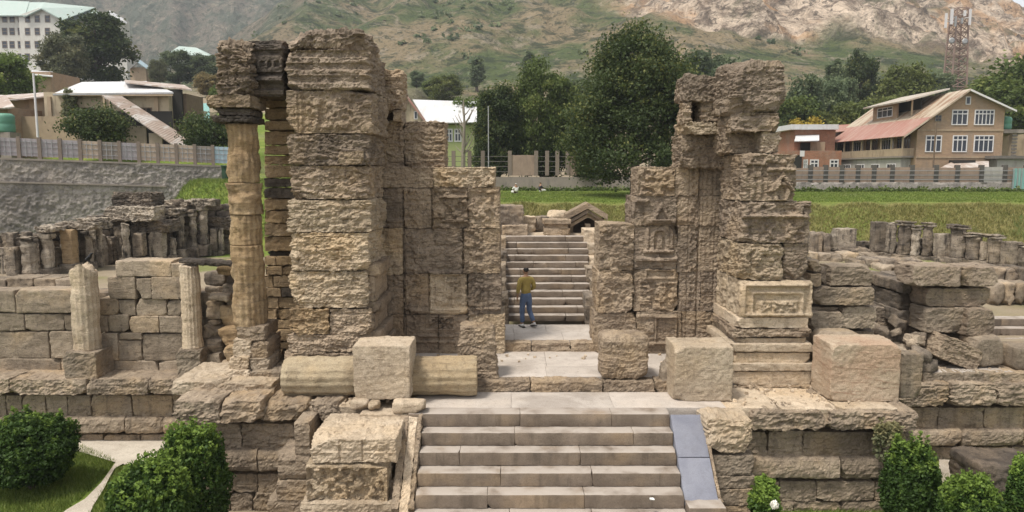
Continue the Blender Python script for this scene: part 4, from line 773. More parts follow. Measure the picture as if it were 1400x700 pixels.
rgba = np.stack([np.clip(lawn, 0, 1), np.clip(dry, 0, 1), rock_at(Xf, Yf) * (Yf > 190), sst(80, 200, Yf)], 1).astype(np.float32); ca.data.foreach_set('color', rgba.ravel())
def mat_ground():
    b = NB('ground_and_hills'); p = b.pos(); at = b.n('Attribute', attribute_name='zone'); sp = b.n('SeparateColor'); b.set(sp.inputs[0], at.outputs['Color']); lawn, dry, rock = sp.outputs; hill = at.outputs['Alpha']
    n1 = b.noise(p, .8, 6, .65); n2 = b.noise(p, 6.0, 5, .7); n3 = b.noise(p, .035, 6, .65, .4); n4 = b.noise(p, .16, 6, .7, .3)
    c = b.mix(n1, (.19, .15, .105), (.33, .275, .20))
    g = b.mix(b.ramp(n2, .3, .7), (.07, .115, .018), (.16, .215, .042)); g = b.mix(b.ramp(n1, .45, .7), g, (.22, .24, .06))
    dg = b.mix(b.ramp(n2, .3, .7), (.11, .10, .038), (.225, .195, .080)); dg = b.mix(b.ramp(n1, .45, .62), dg, (.075, .095, .028))
    c = b.mix(dry, c, dg); c = b.mix(lawn, c, g)
    sx = b.n('SeparateXYZ'); b.set(sx.inputs[0], p); west_haze = b.ramp(sx.outputs[0], -40.0, -170.0)  # distance haze on the western hills painted in as grey
    h = b.mix(b.ramp(n3, .42, .58), (.085, .108, .045), (.235, .185, .115)); h = b.mix(b.math('MULTIPLY', west_haze, .5), h, (.115, .112, .115)); h = b.mix(b.math('MULTIPLY', b.ramp(n4, .5, .60), .8), h, (.035, .046, .028)); h = b.mix(b.math('MULTIPLY', b.ramp(b.noise(p, .09, 7, .8, .6), .53, .62), .65), h, (.30, .25, .19)); h = b.mix(b.math('MULTIPLY', b.ramp(b.noise(p, .6, 4, .7), .53, .64), .7), h, (.035, .045, .026))
    c = b.mix(hill, c, h)
    rv_ = b.vmath('MULTIPLY', p, (1.0, .6, 1.4))
    r = b.mix(b.ramp(b.noise(rv_, .06, 8, .78, 1.5), .40, .60), (.17, .13, .10), (.62, .50, .39)); r = b.mix(b.math('MULTIPLY', b.ramp(b.noise(p, .03, 4, .6), .5, .6), .6), r, (.52, .31, .165)); r = b.mix(b.math('MULTIPLY', b.ramp(b.noise(rv_, .25, 8, .8, 1.0), .52, .60), .85), r, (.08, .066, .054)); r = b.mix(b.math('MULTIPLY', b.ramp(n3, .54, .62), .6), r, (.10, .105, .06))
    c = b.mix(rock, c, r)
    hb = b.math('ADD', b.math('MULTIPLY', n2, .15), b.math('MULTIPLY', b.math('MULTIPLY', n4, hill), 34.0))
    return b.done(b.bsdf(c, .95, b.bump(hb, .5, .6), spec=.1))
structure(link('ground', me, mat_ground()))
def gz(X, Y): return float(height(np.array([X]), np.array([Y]))[0])

# paths at the foot of the plinths
def sheet(name, pts, z, mat):
    v = [(*G(x, y, z).xy, z) for x, y in pts]; me = bpy.data.meshes.new(name); me.from_pydata(v, [], [tuple(range(len(v)))]); me.update()
    return structure(link(name, me, mat))
M['path'] = mat_stone('pale_path', (.50, .45, .38), (.40, .35, .29), (.28, .23, .17), och=.05, lich=.35, streak=0, strata=0, bump=.3, var=0)
sheet('path', [(92, 592), (250, 596), (250, 640), (182, 640), (168, 634), (157, 640), (150, 652), (142, 668), (128, 690), (118, 712), (70, 712), (92, 696), (116, 682), (138, 660), (148, 646), (158, 632), (92, 612)][::-1], ZG + .045, M['path'])
sheet('path', [(1284, 628), (1345, 630), (1345, 662), (1284, 660)][::-1], -2.7 + .05, M['path'])

# ------------------------------------------------------------------ leaves
def leaf_mesh(name, C, size, rnd, seed, up=.3, out=None, elong=1.6, jit=.35, nrm=None):
    rs = np.random.RandomState(seed); n = len(C); N = rs.normal(size=(n, 3)); N[:, 2] += up
    if out is not None: N = N + out
    N /= np.linalg.norm(N, axis=1)[:, None]; A = rs.normal(size=(n, 3)); A -= N * (A * N).sum(1)[:, None]; A /= np.linalg.norm(A, axis=1)[:, None]; B = np.cross(N, A)
    s = size * rs.uniform(1 - jit, 1 + jit, n)[:, None] * .5; A = A * s * elong; B = B * s
    V = np.stack([C - A, C + B - A * .1 + N * s * .15, C + A, C - B - A * .1 + N * s * .15], 1).reshape(-1, 3)
    me = npmesh(name, V, np.arange(n * 4).reshape(n, 4), False)
    at = me.attributes.new('rnd', 'FLOAT', 'POINT'); at.data.foreach_set('value', np.repeat(rnd.astype(np.float32), 4)); return me
def mat_leaf(name, a, b_, c, trans=.3):
    b = NB(name); f = b.n('Attribute', attribute_name='rnd').outputs['Fac']; ob = b.n('ObjectInfo').outputs['Random']
    col = b.mix(b.ramp(f, 0, .6), a, b_); col = b.mix(b.ramp(f, .6, 1.0), col, c); col = b.val(col, b.math('ADD', b.math('MULTIPLY', ob, .35), .82))
    s = b.bsdf(col, .6, spec=.25); t = b.n('BsdfTranslucent'); b.set(t.inputs['Color'], b.val(col, 1.3)); m = b.n('MixShader'); m.inputs[0].default_value = trans
    b.t.links.new(s, m.inputs[1]); b.t.links.new(t.outputs[0], m.inputs[2]); return b.done(m.outputs[0])
M['leaf'] = mat_leaf('tree_leaves', (.050, .074, .020), (.105, .145, .035), (.20, .225, .06))
M['leaf_dark'] = mat_leaf('dark_tree_leaves', (.024, .038, .015), (.055, .078, .024), (.15, .155, .045))  # palest tone paints sunlit clumps into the crown
M['leaf_grey'] = mat_leaf('grey_green_leaves', (.09, .10, .055), (.14, .15, .08), (.20, .18, .09))
M['leaf_hazed'] = mat_leaf('hazed_tree_leaves', (.075, .105, .055), (.125, .16, .08), (.18, .205, .10))  # paler, bluer leaves with distance haze painted into the colour
M['leaf_yellow'] = mat_leaf('yellow_leaves', (.25, .19, .03), (.40, .30, .05), (.50, .40, .08))
M['leaf_bush'] = mat_leaf('bush_leaves', (.024, .048, .011), (.052, .098, .020), (.17, .25, .045))
M['leaf_olive'] = mat_leaf('olive_tree_leaves', (.075, .095, .026), (.135, .16, .042), (.22, .225, .065))
M['leaf_straw'] = mat_leaf('straw_scrub', (.19, .15, .065), (.28, .22, .10), (.36, .29, .14))
M['bark'] = mat_plain('bark', (.085, .065, .05), .9, .2, 6, .8)
M['bark_pale'] = mat_plain('pale_bark', (.22, .19, .15), .9, .2, 6, .8)
def tube(mb, pts, radii, n=7):
    P = [Vector(p) for p in pts]; b = len(mb.v)
    for i, p in enumerate(P):
        d = (P[min(i + 1, len(P) - 1)] - P[max(i - 1, 0)]).normalized(); u = d.cross(Vector((0.3, 1, 0.1))).normalized(); w = d.cross(u)
        for k in range(n): t = 2 * math.pi * k / n; mb.v.append(tuple(p + (u * math.cos(t) + w * math.sin(t)) * radii[i]))
    for i in range(len(P) - 1):
        for k in range(n): j = (k + 1) % n; mb.f.append((b + i * n + k, b + i * n + j, b + (i + 1) * n + j, b + (i + 1) * n + k))
    mb.f.append(tuple(b + (len(P) - 1) * n + k for k in range(n))); mb.f.append(tuple(b + n - 1 - k for k in range(n)))
def tree_meshes(seed, H, rad, low=.15, ncl=90, per=150, leaf=.22, shape='round', cl=.16, fill=.5):
    """trunk+limbs mesh and crown mesh, base at the origin"""
    rs = np.random.RandomState(seed); C = []
    while len(C) < ncl:
        d = rs.normal(size=3); d /= np.linalg.norm(d); k = rs.uniform(fill, 1) ** .6; lob = 1 + .45 * perlin(np.array([d * 1.9 + seed]), 3)[0]
        z = low * H + (1 - low) * H * (.5 + .5 * d[2] * k * min(lob, 1.08)); t = (z / H - low) / (1 - low); t = min(max(t, 0), 1)
        w = {'round': math.sqrt(max(0, 1 - (2 * t - 1) ** 2)) * .9 + .1, 'poplar': (min(1, t * 3) * (1 - t) ** .55) * 1.25, 'willow': min(1, .55 + 1.4 * t * (1 - t)) * (1.05 - .45 * t), 'cone': (1 - t) * 1.1 + .08, 'ovate': max(0, math.sin(math.pi * min(1, .06 + .94 * t) ** .72)) ** .65 + .05}[shape]
        hh = math.hypot(d[0], d[1]) + 1e-6; rr = rad * w * lob * (rs.uniform(.35, 1) ** .5)
        C.append((d[0] / hh * rr, d[1] / hh * rr, z))
    C = np.array(C); n = ncl * per; ci = np.repeat(np.arange(ncl), per); cs = rad * cl * rs.uniform(.6, 1.4, ncl)
    off = rs.normal(size=(n, 3)) * cs[ci][:, None] * np.array([1, 1, .75]); L = C[ci] + off; cv = rs.uniform(0, 1, ncl)
    rnd = np.clip(.55 * cv[ci] + .45 * rs.uniform(0, 1, n) + .25 * (off[:, 2] / (cs[ci] + 1e-6)) * .3, 0, 1)
    crown = leaf_mesh('crown', L, leaf, rnd, seed + 1, .4)
    mb = MB(); r0 = H * .022 + .05; tube(mb, [(0, 0, -.3), (.02 * H * rs.normal(), .0, H * .25), (.03 * H * rs.normal(), .02 * H, H * .55), (0, 0, H * .86)], [r0 * 1.3, r0, r0 * .6, r0 * .15], 9)
    for i in rs.choice(ncl, min(22, ncl), replace=False):
        c = Vector(C[i]); s = Vector((0, 0, max(.12 * H, c.z * .55))); tube(mb, [s, (s + c) / 2 + Vector((0, 0, -.03 * H)), c], [r0 * .42, r0 * .25, r0 * .07], 5)
    tm = bpy.data.meshes.new('trunk'); tm.from_pydata(mb.v, [], mb.f); tm.update(); return tm, crown
def put_tree(ms, loc, label, cat='tree', sc=1.0, rz=0.0, group=None, leafm='leaf', barkm='bark', name='tree', sx=None):
    t = thing(name, loc, label, cat, group); t.rotation_euler = (0, 0, rz); t.scale = (sx or sc, sx or sc, sc)
    for nmx, me, m in (('trunk', ms[0], barkm), ('crown', ms[1], leafm)):
        if not me.materials: me.materials.append(None)
        o = bpy.data.objects.new(nmx, me); COL.objects.link(o); o.parent = t; o.material_slots[0].link = 'OBJECT'; o.material_slots[0].material = M[m]
    return t
def tree_px(ms, H, px, ybot, ytop, Y, label, zb=None, **kw):
    X = W(px, ybot, Y).x; zb = gz(X, Y) if zb is None else zb; zt = W(px, ytop, Y).z
    return put_tree(ms, (X, Y, zb - .1), label, sc=(zt - zb + .1) / H, **kw)
T_big = tree_meshes(1, 10, 3.7, .12, 300, 270, .115, 'ovate', .11)
T_mid = tree_meshes(2, 8, 2.7, .08, 200, 230, .125, 'round', .12)
T_wil = tree_meshes(3, 8, 2.0, .06, 160, 220, .12, 'willow', .14)
T_far = [tree_meshes(20 + i, 8, 2.3 if i < 3 else 1.2, .12, 100, 150, .19, ('round', 'willow', 'round', 'poplar')[i], .15) for i in range(4)]
tree_px(T_big, 10, 868, 275, 44, 51.5, 'large dark spreading tree on the lawn just beyond the right side of the doorway', leafm='leaf_dark', rz=.5, sx=1.12)
tree_px(T_mid, 8, 742, 245, 90, 71, 'bright green bushy tree behind the fence beyond the doorway', sx=1.13, rz=1.0)
tree_px(T_wil, 8, 680, 245, 118, 70, 'dark drooping tree beside the white roofed house', leafm='leaf_dark', rz=2.2)
tree_px(T_wil, 8, 800, 248, 150, 68, 'shaded tree squeezed between bright bushy tree and large dark tree', leafm='leaf_dark', rz=4.2)
FT = [ # px, ytop, ybot, Y, variant, leaf, width factor, label
    (134, 18, 112, 120, 0, 'leaf_dark', 1.5, 'tall dark tree standing against the white school block'), (92, 45, 128, 112, 0, 'leaf_grey', 1.0, 'grey green tree in front of the school beside the tall dark tree'), (4, 68, 132, 75, 0, 'leaf', 1.2, 'dark green tree cut by the school end of the old town'), (100, 118, 190, 54.5, 3, 'leaf_grey', .8, 'thin half bare tree in front of the low tin roofed house'), (216, 82, 118, 140, 0, 'leaf_grey', 1.0, 'small olive tree above the low tin roofed house'), (245, 68, 112, 150, 2, 'leaf_hazed', 1.5, 'bushy tree in front of the pale hipped roof'), (282, 74, 120, 150, 0, 'leaf_hazed', 1.3, 'bushy tree right of the pale hipped roof'), (300, 118, 165, 90, 0, 'leaf', 1.0, 'shrubby tree behind the dark shaded beam'),
    (527, 66, 90, 260, 0, 'leaf_hazed', 1.6, 'distant blue green clump on the hillside above the broken block'), (570, 96, 125, 180, 2, 'leaf_hazed', 1.3, 'round far tree above the white roofed house'), (610, 102, 140, 150, 0, 'leaf_olive', 1.5, 'wide olive tree behind the white roofed house'), (652, 76, 122, 190, 3, 'leaf_hazed', 1.3, 'upright dark tree on the hillside above the white roof'), (590, 108, 140, 160, 2, 'leaf', 1.3, 'low tree left behind the white roof'), (724, 68, 100, 200, 3, 'leaf_hazed', 1.3, 'upright tree peeping over the bright bushy tree'),
    (1100, 105, 175, 95, 1, 'leaf_hazed', 1.0, 'pale misty tree right of the loose crown blocks'), (1138, 78, 150, 130, 3, 'leaf_hazed', 1.3, 'slender poplar left of the dark grove'), (1175, 72, 150, 120, 0, 'leaf_dark', .75, 'dark grove tree above the small red roofed houses'), (1150, 100, 160, 115, 2, 'leaf_hazed', .8, 'dark lower grove tree beside the poplar'), (1232, 90, 160, 110, 0, 'leaf_olive', 1.15, 'broad olive green tree behind the brick house'), (1150, 142, 172, 92, 0, 'leaf_olive', 1.3, 'low spreading tree behind the small red roofed houses'), (1078, 128, 195, 92, 2, 'leaf', 1.0, 'leafy tree touching the right gate tower'), (1268, 96, 150, 130, 2, 'leaf_hazed', 1.3, 'faint tree between brick house roof and antenna mast'), (1300, 112, 150, 140, 0, 'leaf_hazed', 1.2, 'small tree at the foot of the antenna mast'), (1345, 104, 170, 105, 0, 'leaf_olive', 1.0, 'light green tree behind the gable of the brick house'), (1385, 82, 190, 95, 1, 'leaf', 1.5, 'tall green tree right behind the brick house'), (1420, 90, 200, 90, 0, 'leaf', 1.4, 'tree beyond the water tank'), (1082, 160, 200, 90, 0, 'leaf_dark', 1.0, 'dark tree beside the small shop signs'), (1102, 163, 180, 88, 0, 'leaf_yellow', 1.0, 'small bright yellow tree behind the white awning roof'),
    (965, 66, 150, 120, 2, 'leaf_hazed', 1.3, 'misty tree between large dark tree and crown blocks'), (1125, 110, 165, 100, 0, 'leaf_hazed', 1.2, 'pale bushy tree below the slender poplar'), (1205, 128, 165, 100, 2, 'leaf_olive', 1.0, 'rounded tree behind the dormer roof'), (1330, 120, 170, 112, 2, 'leaf_hazed', 1.0, 'pale tree under the antenna mast behind the gable'), (955, 110, 215, 70, 1, 'leaf_dark', .9, 'dark tree behind the right carved wall'), (640, 135, 200, 85, 0, 'leaf', 1.0, 'leafy tree at the right end of the white roof'), (850, 84, 150, 140, 0, 'leaf_hazed', 1.3, 'far tree behind the large dark tree'), (780, 105, 160, 120, 2, 'leaf_hazed', 1.3, 'far tree behind the bright bushy tree'), (285, 100, 140, 112, 0, 'leaf_straw', 1.5, 'dry straw coloured scrub above the teal roof'), (200, 96, 118, 160, 2, 'leaf_hazed', 1.4, 'far dark tree left of the small olive tree'), (470, 120, 215, 76, 0, 'leaf', 1.2, 'leafy tree hidden behind the tall left gate tower'), (425, 110, 215, 80, 2, 'leaf_dark', 1.2, 'dark tree behind the tower and the dark shaded beam'), (30, 110, 140, 90, 2, 'leaf', 1.5, 'hedge like tree under the school wall')]
for i, (px, yt, yb_, Y, v, lm, wf, lab) in enumerate(FT):
    X = W(px, yb_, Y).x; zb = min(gz(X, Y), W(px, yb_ - 2, Y).z) if Y < 60 else gz(X, Y); zt = W(px, yt, Y).z; sc = (zt - zb + .1) / 8
    put_tree(T_far[v], (X, Y, zb - .1), lab, sc=sc, sx=sc * wf * (.8 if sc > 1.3 else 1), rz=i * 1.3, leafm=lm, group='trees around the town')
# bare tree by the white roofed house
bt = MB(); p0 = W(633, 232, 66); H0 = Vector((0, 0, 1))
rs_ = random.Random(3)
tube(bt, [p0 + Vector((0, 0, -.4)), p0 + Vector((.05, 0, 2.0)), p0 + Vector((.15, 0, 4.0)), p0 + Vector((.1, 0, 6.2))], [.22, .17, .12, .04])
for k in range(16):
    z = rs_.uniform(1.2, 5.0); d = Vector((rs_.uniform(-1, 1), rs_.uniform(-1, 1), rs_.uniform(.6, 1.6))) * rs_.uniform(.7, 1.4); s = p0 + Vector((.08, 0, z)); tube(bt, [s, s + d * .5 + Vector((0, 0, -.1)), s + d], [.08, .05, .02], 5)
o = bt.build('bare_tree', M['bark_pale'], None, tuple(p0)); tag(o, 'leafless pale tree in front of the white roofed house', 'tree')
# bushes near the viewer
def bush(name, label, px, ytop, Y, rx, seed, n=15000, leaf=.045, spiky=0.0, zb=None, group=None, lm='leaf_bush', ry=None, squ=2.4):
    rs = np.random.RandomState(seed); X = W(px, 620, Y).x; zb = gz(X, Y) if zb is None else zb; zt = W(px, ytop, Y).z; h = zt - zb; ry = ry or rx
    d = rs.normal(size=(n, 3)); d /= np.linalg.norm(d, axis=1)[:, None]; d[:, 2] = np.abs(d[:, 2]) * rs.choice([1, 1, -.6], n)
    lob = 1 + .16 * fbm(d * 2.6 + seed, 3, 5) + .10 * perlin(d * 8 + seed, 9); k = rs.uniform(.55, 1, n) ** .35 * lob
    e = np.sign(d) * np.abs(d) ** (2 / squ); P = e * k[:, None] * np.array([rx, ry, h * .56]); P[:, 2] += h * .48; P[:, 2] = np.maximum(P[:, 2], .02)
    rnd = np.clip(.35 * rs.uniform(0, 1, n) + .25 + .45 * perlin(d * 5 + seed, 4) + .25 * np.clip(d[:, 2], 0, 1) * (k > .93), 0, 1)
    if spiky:                    # upright young shoots standing out of the crown
        ns = int(75 * spiky); tips = []; tr = []
        for _ in range(ns):
            a = rs.uniform(0, 6.28); rr = math.sqrt(rs.uniform(0, 1)) * .92; bx, by = rx * rr * math.cos(a), ry * rr * math.sin(a); bz = h * (.48 + .56 * (1 - rr ** squ) ** (1 / squ)) - .05; L = rs.uniform(.12, .36)
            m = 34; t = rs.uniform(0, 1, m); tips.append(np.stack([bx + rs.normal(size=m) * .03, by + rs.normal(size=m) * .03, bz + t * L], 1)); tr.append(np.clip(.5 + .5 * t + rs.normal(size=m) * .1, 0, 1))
        P = np.concatenate([P] + tips); rnd = np.concatenate([rnd] + tr); d = np.concatenate([d, np.tile([0, 0, .4], (len(P) - n, 1))])
    t = thing(name, (X, Y, zb), label, 'bush', group)
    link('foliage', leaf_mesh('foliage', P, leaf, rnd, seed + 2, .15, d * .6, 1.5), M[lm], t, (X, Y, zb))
    mb = MB()
    for k in range(7): a = k * .9; tube(mb, [(0, 0, -.1), (.12 * math.cos(a), .12 * math.sin(a), h * .3), (rx * .5 * math.cos(a), ry * .5 * math.sin(a), h * .7)], [.03, .025, .01], 5)
    link('stem', bpy.data.meshes.new('stem'), M['bark'], t, (X, Y, zb)).data.from_pydata(mb.v, [], mb.f)
    return t
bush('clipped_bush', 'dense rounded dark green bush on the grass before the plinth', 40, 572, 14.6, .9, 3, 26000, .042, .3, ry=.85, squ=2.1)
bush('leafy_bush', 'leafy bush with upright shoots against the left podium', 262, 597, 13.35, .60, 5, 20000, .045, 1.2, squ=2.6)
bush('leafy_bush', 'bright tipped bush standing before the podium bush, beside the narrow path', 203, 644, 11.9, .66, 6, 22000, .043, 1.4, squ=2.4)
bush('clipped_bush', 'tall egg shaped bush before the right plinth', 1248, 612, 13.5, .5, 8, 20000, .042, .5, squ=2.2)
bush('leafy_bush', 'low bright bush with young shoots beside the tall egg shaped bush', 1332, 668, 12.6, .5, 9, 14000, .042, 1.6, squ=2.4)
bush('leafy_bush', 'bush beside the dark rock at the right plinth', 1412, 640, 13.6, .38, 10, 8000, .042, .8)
bush('flowering_plant', 'small leafy plant with white flowers at the foot of the right pier', 1048, 674, 12.9, .26, 12, 3000, .05, 1.6, zb=-2.7)
fl_ = thing('white_flower', tuple(W(1059, 690, 12.6)), 'round white flower head on the small plant by the right pier', 'flower')
M['petal'] = mat_plain('white_petals', (.75, .73, .66), .6, .05)
rsn = np.random.RandomState(3); pp = rsn.normal(size=(160, 3)); pp /= np.linalg.norm(pp, axis=1)[:, None]
link('petals', leaf_mesh('petals', pp * .055, .05, rsn.uniform(0, 1, 160), 4, .2, pp * 2), M['petal'], fl_, fl_.location)
wbox('stalk', fl_.location.x - .006, fl_.location.x + .006, fl_.location.y, fl_.location.y + .012, -2.6, fl_.location.z, M['leaf_bush'], fl_)
bush('wall_weed', 'thin pale weed growing from the right podium joints above the egg shaped bush', 1214, 592, 14.15, .26, 15, 420, .05, .7, zb=W(1214, 640, 14.15).z, lm='leaf_grey')
rk = block('dark_rock', W(1336, 650, 15.5).x, W(1430, 650, 15.5).x, 15.4, 16.6, -2.8, W(1370, 634, 15.5).z, 'dark_and_shade', r=.1, rough=.05, strata=.04, chips=5, chip=.3, res=.05); tag(rk, 'dark flat topped rock behind the low bright bush', 'rock')
# broken chips lying on the ledges
rc = np.random.RandomState(12); CV = []; CF = []; base = 0
cubev = np.array([(x, y, z) for x in (-1, 1) for y in (-1, 1) for z in (-1, 1)], dtype=float); cubef = np.array([(0, 1, 3, 2), (4, 6, 7, 5), (0, 4, 5, 1), (2, 3, 7, 6), (0, 2, 6, 4), (1, 5, 7, 3)])
for (a, b, c, d, z, n) in ((-6.4, -2.1, 14.7, 16.1, Z1, 90), (4.4, 7.8, 14.7, 16.2, Z1, 60), (-12.5, -7, 17.1, 17.8, -.68, 60), (8.2, 13, 17.3, 17.9, zc_, 40), (-3.0, 4.8, 16.9, 18.1, Z2, 40), (-8, -6.4, 17.0, 17.5, -.66, 30)):
    for _ in range(n):
        s_ = rc.uniform(.012, .045); v = cubev * rc.uniform(.5, 1.2, (8, 3)) * s_ * np.array([1, 1, .7]); t_ = rc.uniform(0, 6.28); v = v @ np.array([[math.cos(t_), -math.sin(t_), 0], [math.sin(t_), math.cos(t_), 0], [0, 0, 1]]); CV.append(v + np.array([rc.uniform(a, b), rc.uniform(c, d), z + s_ * .5])); CF.append(cubef + base); base += 8
o = structure(link('stone_chips', npmesh('stone_chips', np.concatenate(CV), np.concatenate(CF), False), M['pale']), 'stuff'); tag(o, 'small broken stone chips scattered over the ledges and floors', 'rubble')
# grass blades on the near lawn
def blades(name, label, n, box, seed, h=(.05, .13), keep=None, w=.008, lm='leaf_grass'):
    rs = np.random.RandomState(seed); x = rs.uniform(box[0], box[1], n); y = rs.uniform(box[2], box[3], n)
    if keep is not None: k = keep(x, y); x, y = x[k], y[k]
    n = len(x); z = height(x, y); hh = rs.uniform(*h, n); a = rs.uniform(0, 6.28, n); ln = rs.normal(size=(n, 2)) * .4 * hh[:, None]
    b0 = np.stack([x - np.cos(a) * w, y - np.sin(a) * w, z], 1); b1 = np.stack([x + np.cos(a) * w, y + np.sin(a) * w, z], 1); tp = np.stack([x + ln[:, 0], y + ln[:, 1], z + hh], 1)
    V = np.stack([b0, b1, tp], 1).reshape(-1, 3); me = npmesh(name, V, np.arange(n * 3).reshape(n, 3), False)
    at = me.attributes.new('rnd', 'FLOAT', 'POINT'); at.data.foreach_set('value', np.repeat(rs.uniform(.2, 1, n).astype(np.float32), 3))
    o = structure(link(name, me, M[lm]), 'stuff'); tag(o, label, 'grass')
M['leaf_grass'] = mat_leaf('grass_blades', (.07, .105, .018), (.13, .18, .036), (.21, .24, .065))
M['leaf_dry'] = mat_leaf('dry_grass_blades', (.12, .13, .038), (.21, .20, .066), (.32, .285, .115))
def off_path(x, y):
    # photo pixel of each ground point, to keep the path clear
    dy = y * CP - (ZG - CAMZ) * SP; v = (y * SP + (ZG - CAMZ) * CP) / dy; px = 700 + F * x / dy; py = 350 - F * v
    xl = np.interp(py, [600, 632, 646, 682, 712], [90, 158, 148, 112, 70]); xr = np.interp(py, [600, 636, 640, 668, 712], [255, 255, 160, 142, 118])
    return ~((px > xl) & (px < xr)) & (py > 606)
blades('grass', 'short green grass round the dense rounded bush', 70000, (-12.5, -6.2, 11.5, 17.0), 5, keep=off_path)
blades('grass', 'short green grass at the foot of the right podium', 30000, (5.2, 11.5, 11.5, 16.5), 6)
blades('bank_grass', 'dry tufted grass covering the bank behind the right colonnade', 60000, (-4, 40, 39.2, 43.4), 7, (.08, .24), w=.03, lm='leaf_dry')
blades('lawn_grass', 'green grass of the far lawn', 60000, (-6, 42, 44.0, 61.5), 9, (.04, .1), w=.03)
blades('bank_grass', 'green grass on the small bank beside the tall column', 16000, (-22, -14, 41, 48), 10, (.08, .25), w=.02)
# weeds along the foot of the fences and shrubs dotted over the hills
def scatter(name, label, pts, sizes, leaf, lm, per, seed, cat='scrub'):
    rs = np.random.RandomState(seed); L = []; Rn = []; 
    for p, s in zip(pts, sizes):
        o = rs.normal(size=(per, 3)) * s * np.array([.5, .5, .4]); o[:, 2] = np.abs(o[:, 2]); L.append(np.array(p) + o); Rn.append(np.clip(rs.uniform(0, 1) * .6 + rs.uniform(0, .4, per), 0, 1))
    o = structure(link(name, leaf_mesh(name, np.concatenate(L), leaf, np.concatenate(Rn), seed, .4), M[lm]), 'stuff'); tag(o, label, cat)
rs = random.Random(5); P = []; S = []
for i in range(900):
    Y = 200 + 260 * rs.random() ** .8; X = Y * rs.uniform(-.75, .75)
    if fbm(np.array([[X * .03, Y * .03, 1.0]]), 2, 71)[0] < .05 or rock_at(np.array([X]), np.array([Y]))[0] > .5 * rs.random(): continue
    P.append((X, Y, gz(X, Y))); S.append(rs.uniform(.6, 2.6))
scatter('hillside_scrub', 'scattered dark shrubs dotted over the hillside', P, S, .9, 'leaf_hazed', 26, 6)
P = []; S = []
for i in range(420):
    X = rs.uniform(-8, 42); Y = 61.3 + rs.uniform(-.8, .3) + (3.5 if X < 12 else 0); P.append((X, Y, gz(X, Y))); S.append(rs.uniform(.15, .5))
scatter('weeds', 'dark green weeds growing along the foot of the fence', P, S, .14, 'leaf', 30, 8, 'weeds')
# ------------------------------------------------------------------ town: materials
M['white_wall'] = mat_plain('white_render', (.60, .58, .53), .85, .05, 1.0, dirt=(.36, .32, .26), dirt_amt=.3)
M['grey_wall'] = mat_plain('grey_render', (.36, .34, .31), .9, .1, 1.5, .2, dirt=(.2, .18, .16))
M['tan_wall'] = mat_plain('tan_render', (.36, .275, .19), .9, .14, 1.5, .3, dirt=(.19, .14, .10), dirt_amt=.65)
M['cream_wall'] = mat_plain('cream_render', (.43, .355, .25), .9, .16, 1.6, .3, dirt=(.20, .155, .11), dirt_amt=.75)
M['green_wall'] = mat_plain('lime_render', (.34, .38, .17), .85, .06)
def mat_brick(name, a, b_, mortar, sc=1.0):
    b = NB(name); p = b.pos(); s = b.n('SeparateXYZ'); b.set(s.inputs[0], p); c = b.n('CombineXYZ'); b.set(c.inputs[0], b.math('ADD', s.outputs[0], s.outputs[1])); b.set(c.inputs[1], s.outputs[2])
    t = b.n('TexBrick'); b.set(t.inputs['Vector'], c.outputs[0]); t.inputs['Color1'].default_value = (*a, 1); t.inputs['Color2'].default_value = (*b_, 1); t.inputs['Mortar'].default_value = (*mortar, 1); t.inputs['Scale'].default_value = sc; t.inputs['Brick Width'].default_value = .24; t.inputs['Row Height'].default_value = .08; t.inputs['Mortar Size'].default_value = .008
    col = b.mix(b.math('MULTIPLY', b.ramp(b.noise(b.vmath('MULTIPLY', p, (1, 1, .6)), .7, 5, .65), .48, .68), .55), t.outputs['Color'], (.27, .22, .18))
    return b.done(b.bsdf(b.val(col, b.math('ADD', b.math('MULTIPLY', b.noise(p, 3, 4), .5), .75)), .9, spec=.15))
M['brick'] = mat_brick('tan_brick', (.345, .225, .14), (.285, .185, .12), (.33, .28, .22))
M['red_brick'] = mat_brick('red_brick', (.33, .14, .08), (.25, .11, .065), (.30, .24, .19))
def mat_tin(name, a, b_, rust, amt, metal=.0, axis=0, freq=7.0):
    b = NB(name); p = b.pos(); s = b.n('SeparateXYZ'); b.set(s.inputs[0], p)
    v = b.vmath('MULTIPLY', p, (.35, 1.6, .35) if axis == 1 else (1.6, .35, .35))
    c = b.mix(b.noise(p, 1.0, 4), a, b_); c = b.mix(b.math('MULTIPLY', b.ramp(b.noise(v, 1.0, 6, .7), .46, .60), amt), c, rust)
    w = b.math('SINE', b.math('MULTIPLY', s.outputs[axis], freq * 6.28)); return b.done(b.bsdf(c, .55, b.bump(w, .02, .5), metal, .4))
M['tin_white'] = mat_tin('pale_tin_sheet', (.62, .62, .63), (.54, .55, .57), (.40, .34, .28), .25)
M['tin_green'] = mat_tin('pale_green_tin', (.36, .45, .41), (.42, .50, .46), (.46, .48, .45), .3)
M['tin_teal'] = mat_tin('teal_tin', (.16, .33, .31), (.20, .38, .35), (.3, .36, .32), .3)
M['tin_rust'] = mat_tin('rusting_tin_roof', (.42, .35, .26), (.48, .41, .32), (.22, .11, .06), .8, axis=1)
M['tin_pale'] = mat_tin('pale_worn_tin', (.44, .40, .34), (.50, .46, .40), (.26, .16, .10), .6, axis=1)
M['tin_red'] = mat_tin('red_painted_tin', (.36, .165, .13), (.33, .18, .145), (.42, .31, .25), .6, axis=1)
M['tin_brown'] = mat_tin('brown_tin_sheet', (.30, .21, .16), (.42, .35, .30), (.58, .55, .52), .75)
M['glass'] = mat_plain('dark_window_glass', (.03, .035, .05), .15, .05, spec=.5)
M['frame'] = mat_plain('white_window_paint', (.62, .60, .60), .6, .04)
M['void'] = mat_plain('dark_interior', (.03, .028, .025), .9, .05)
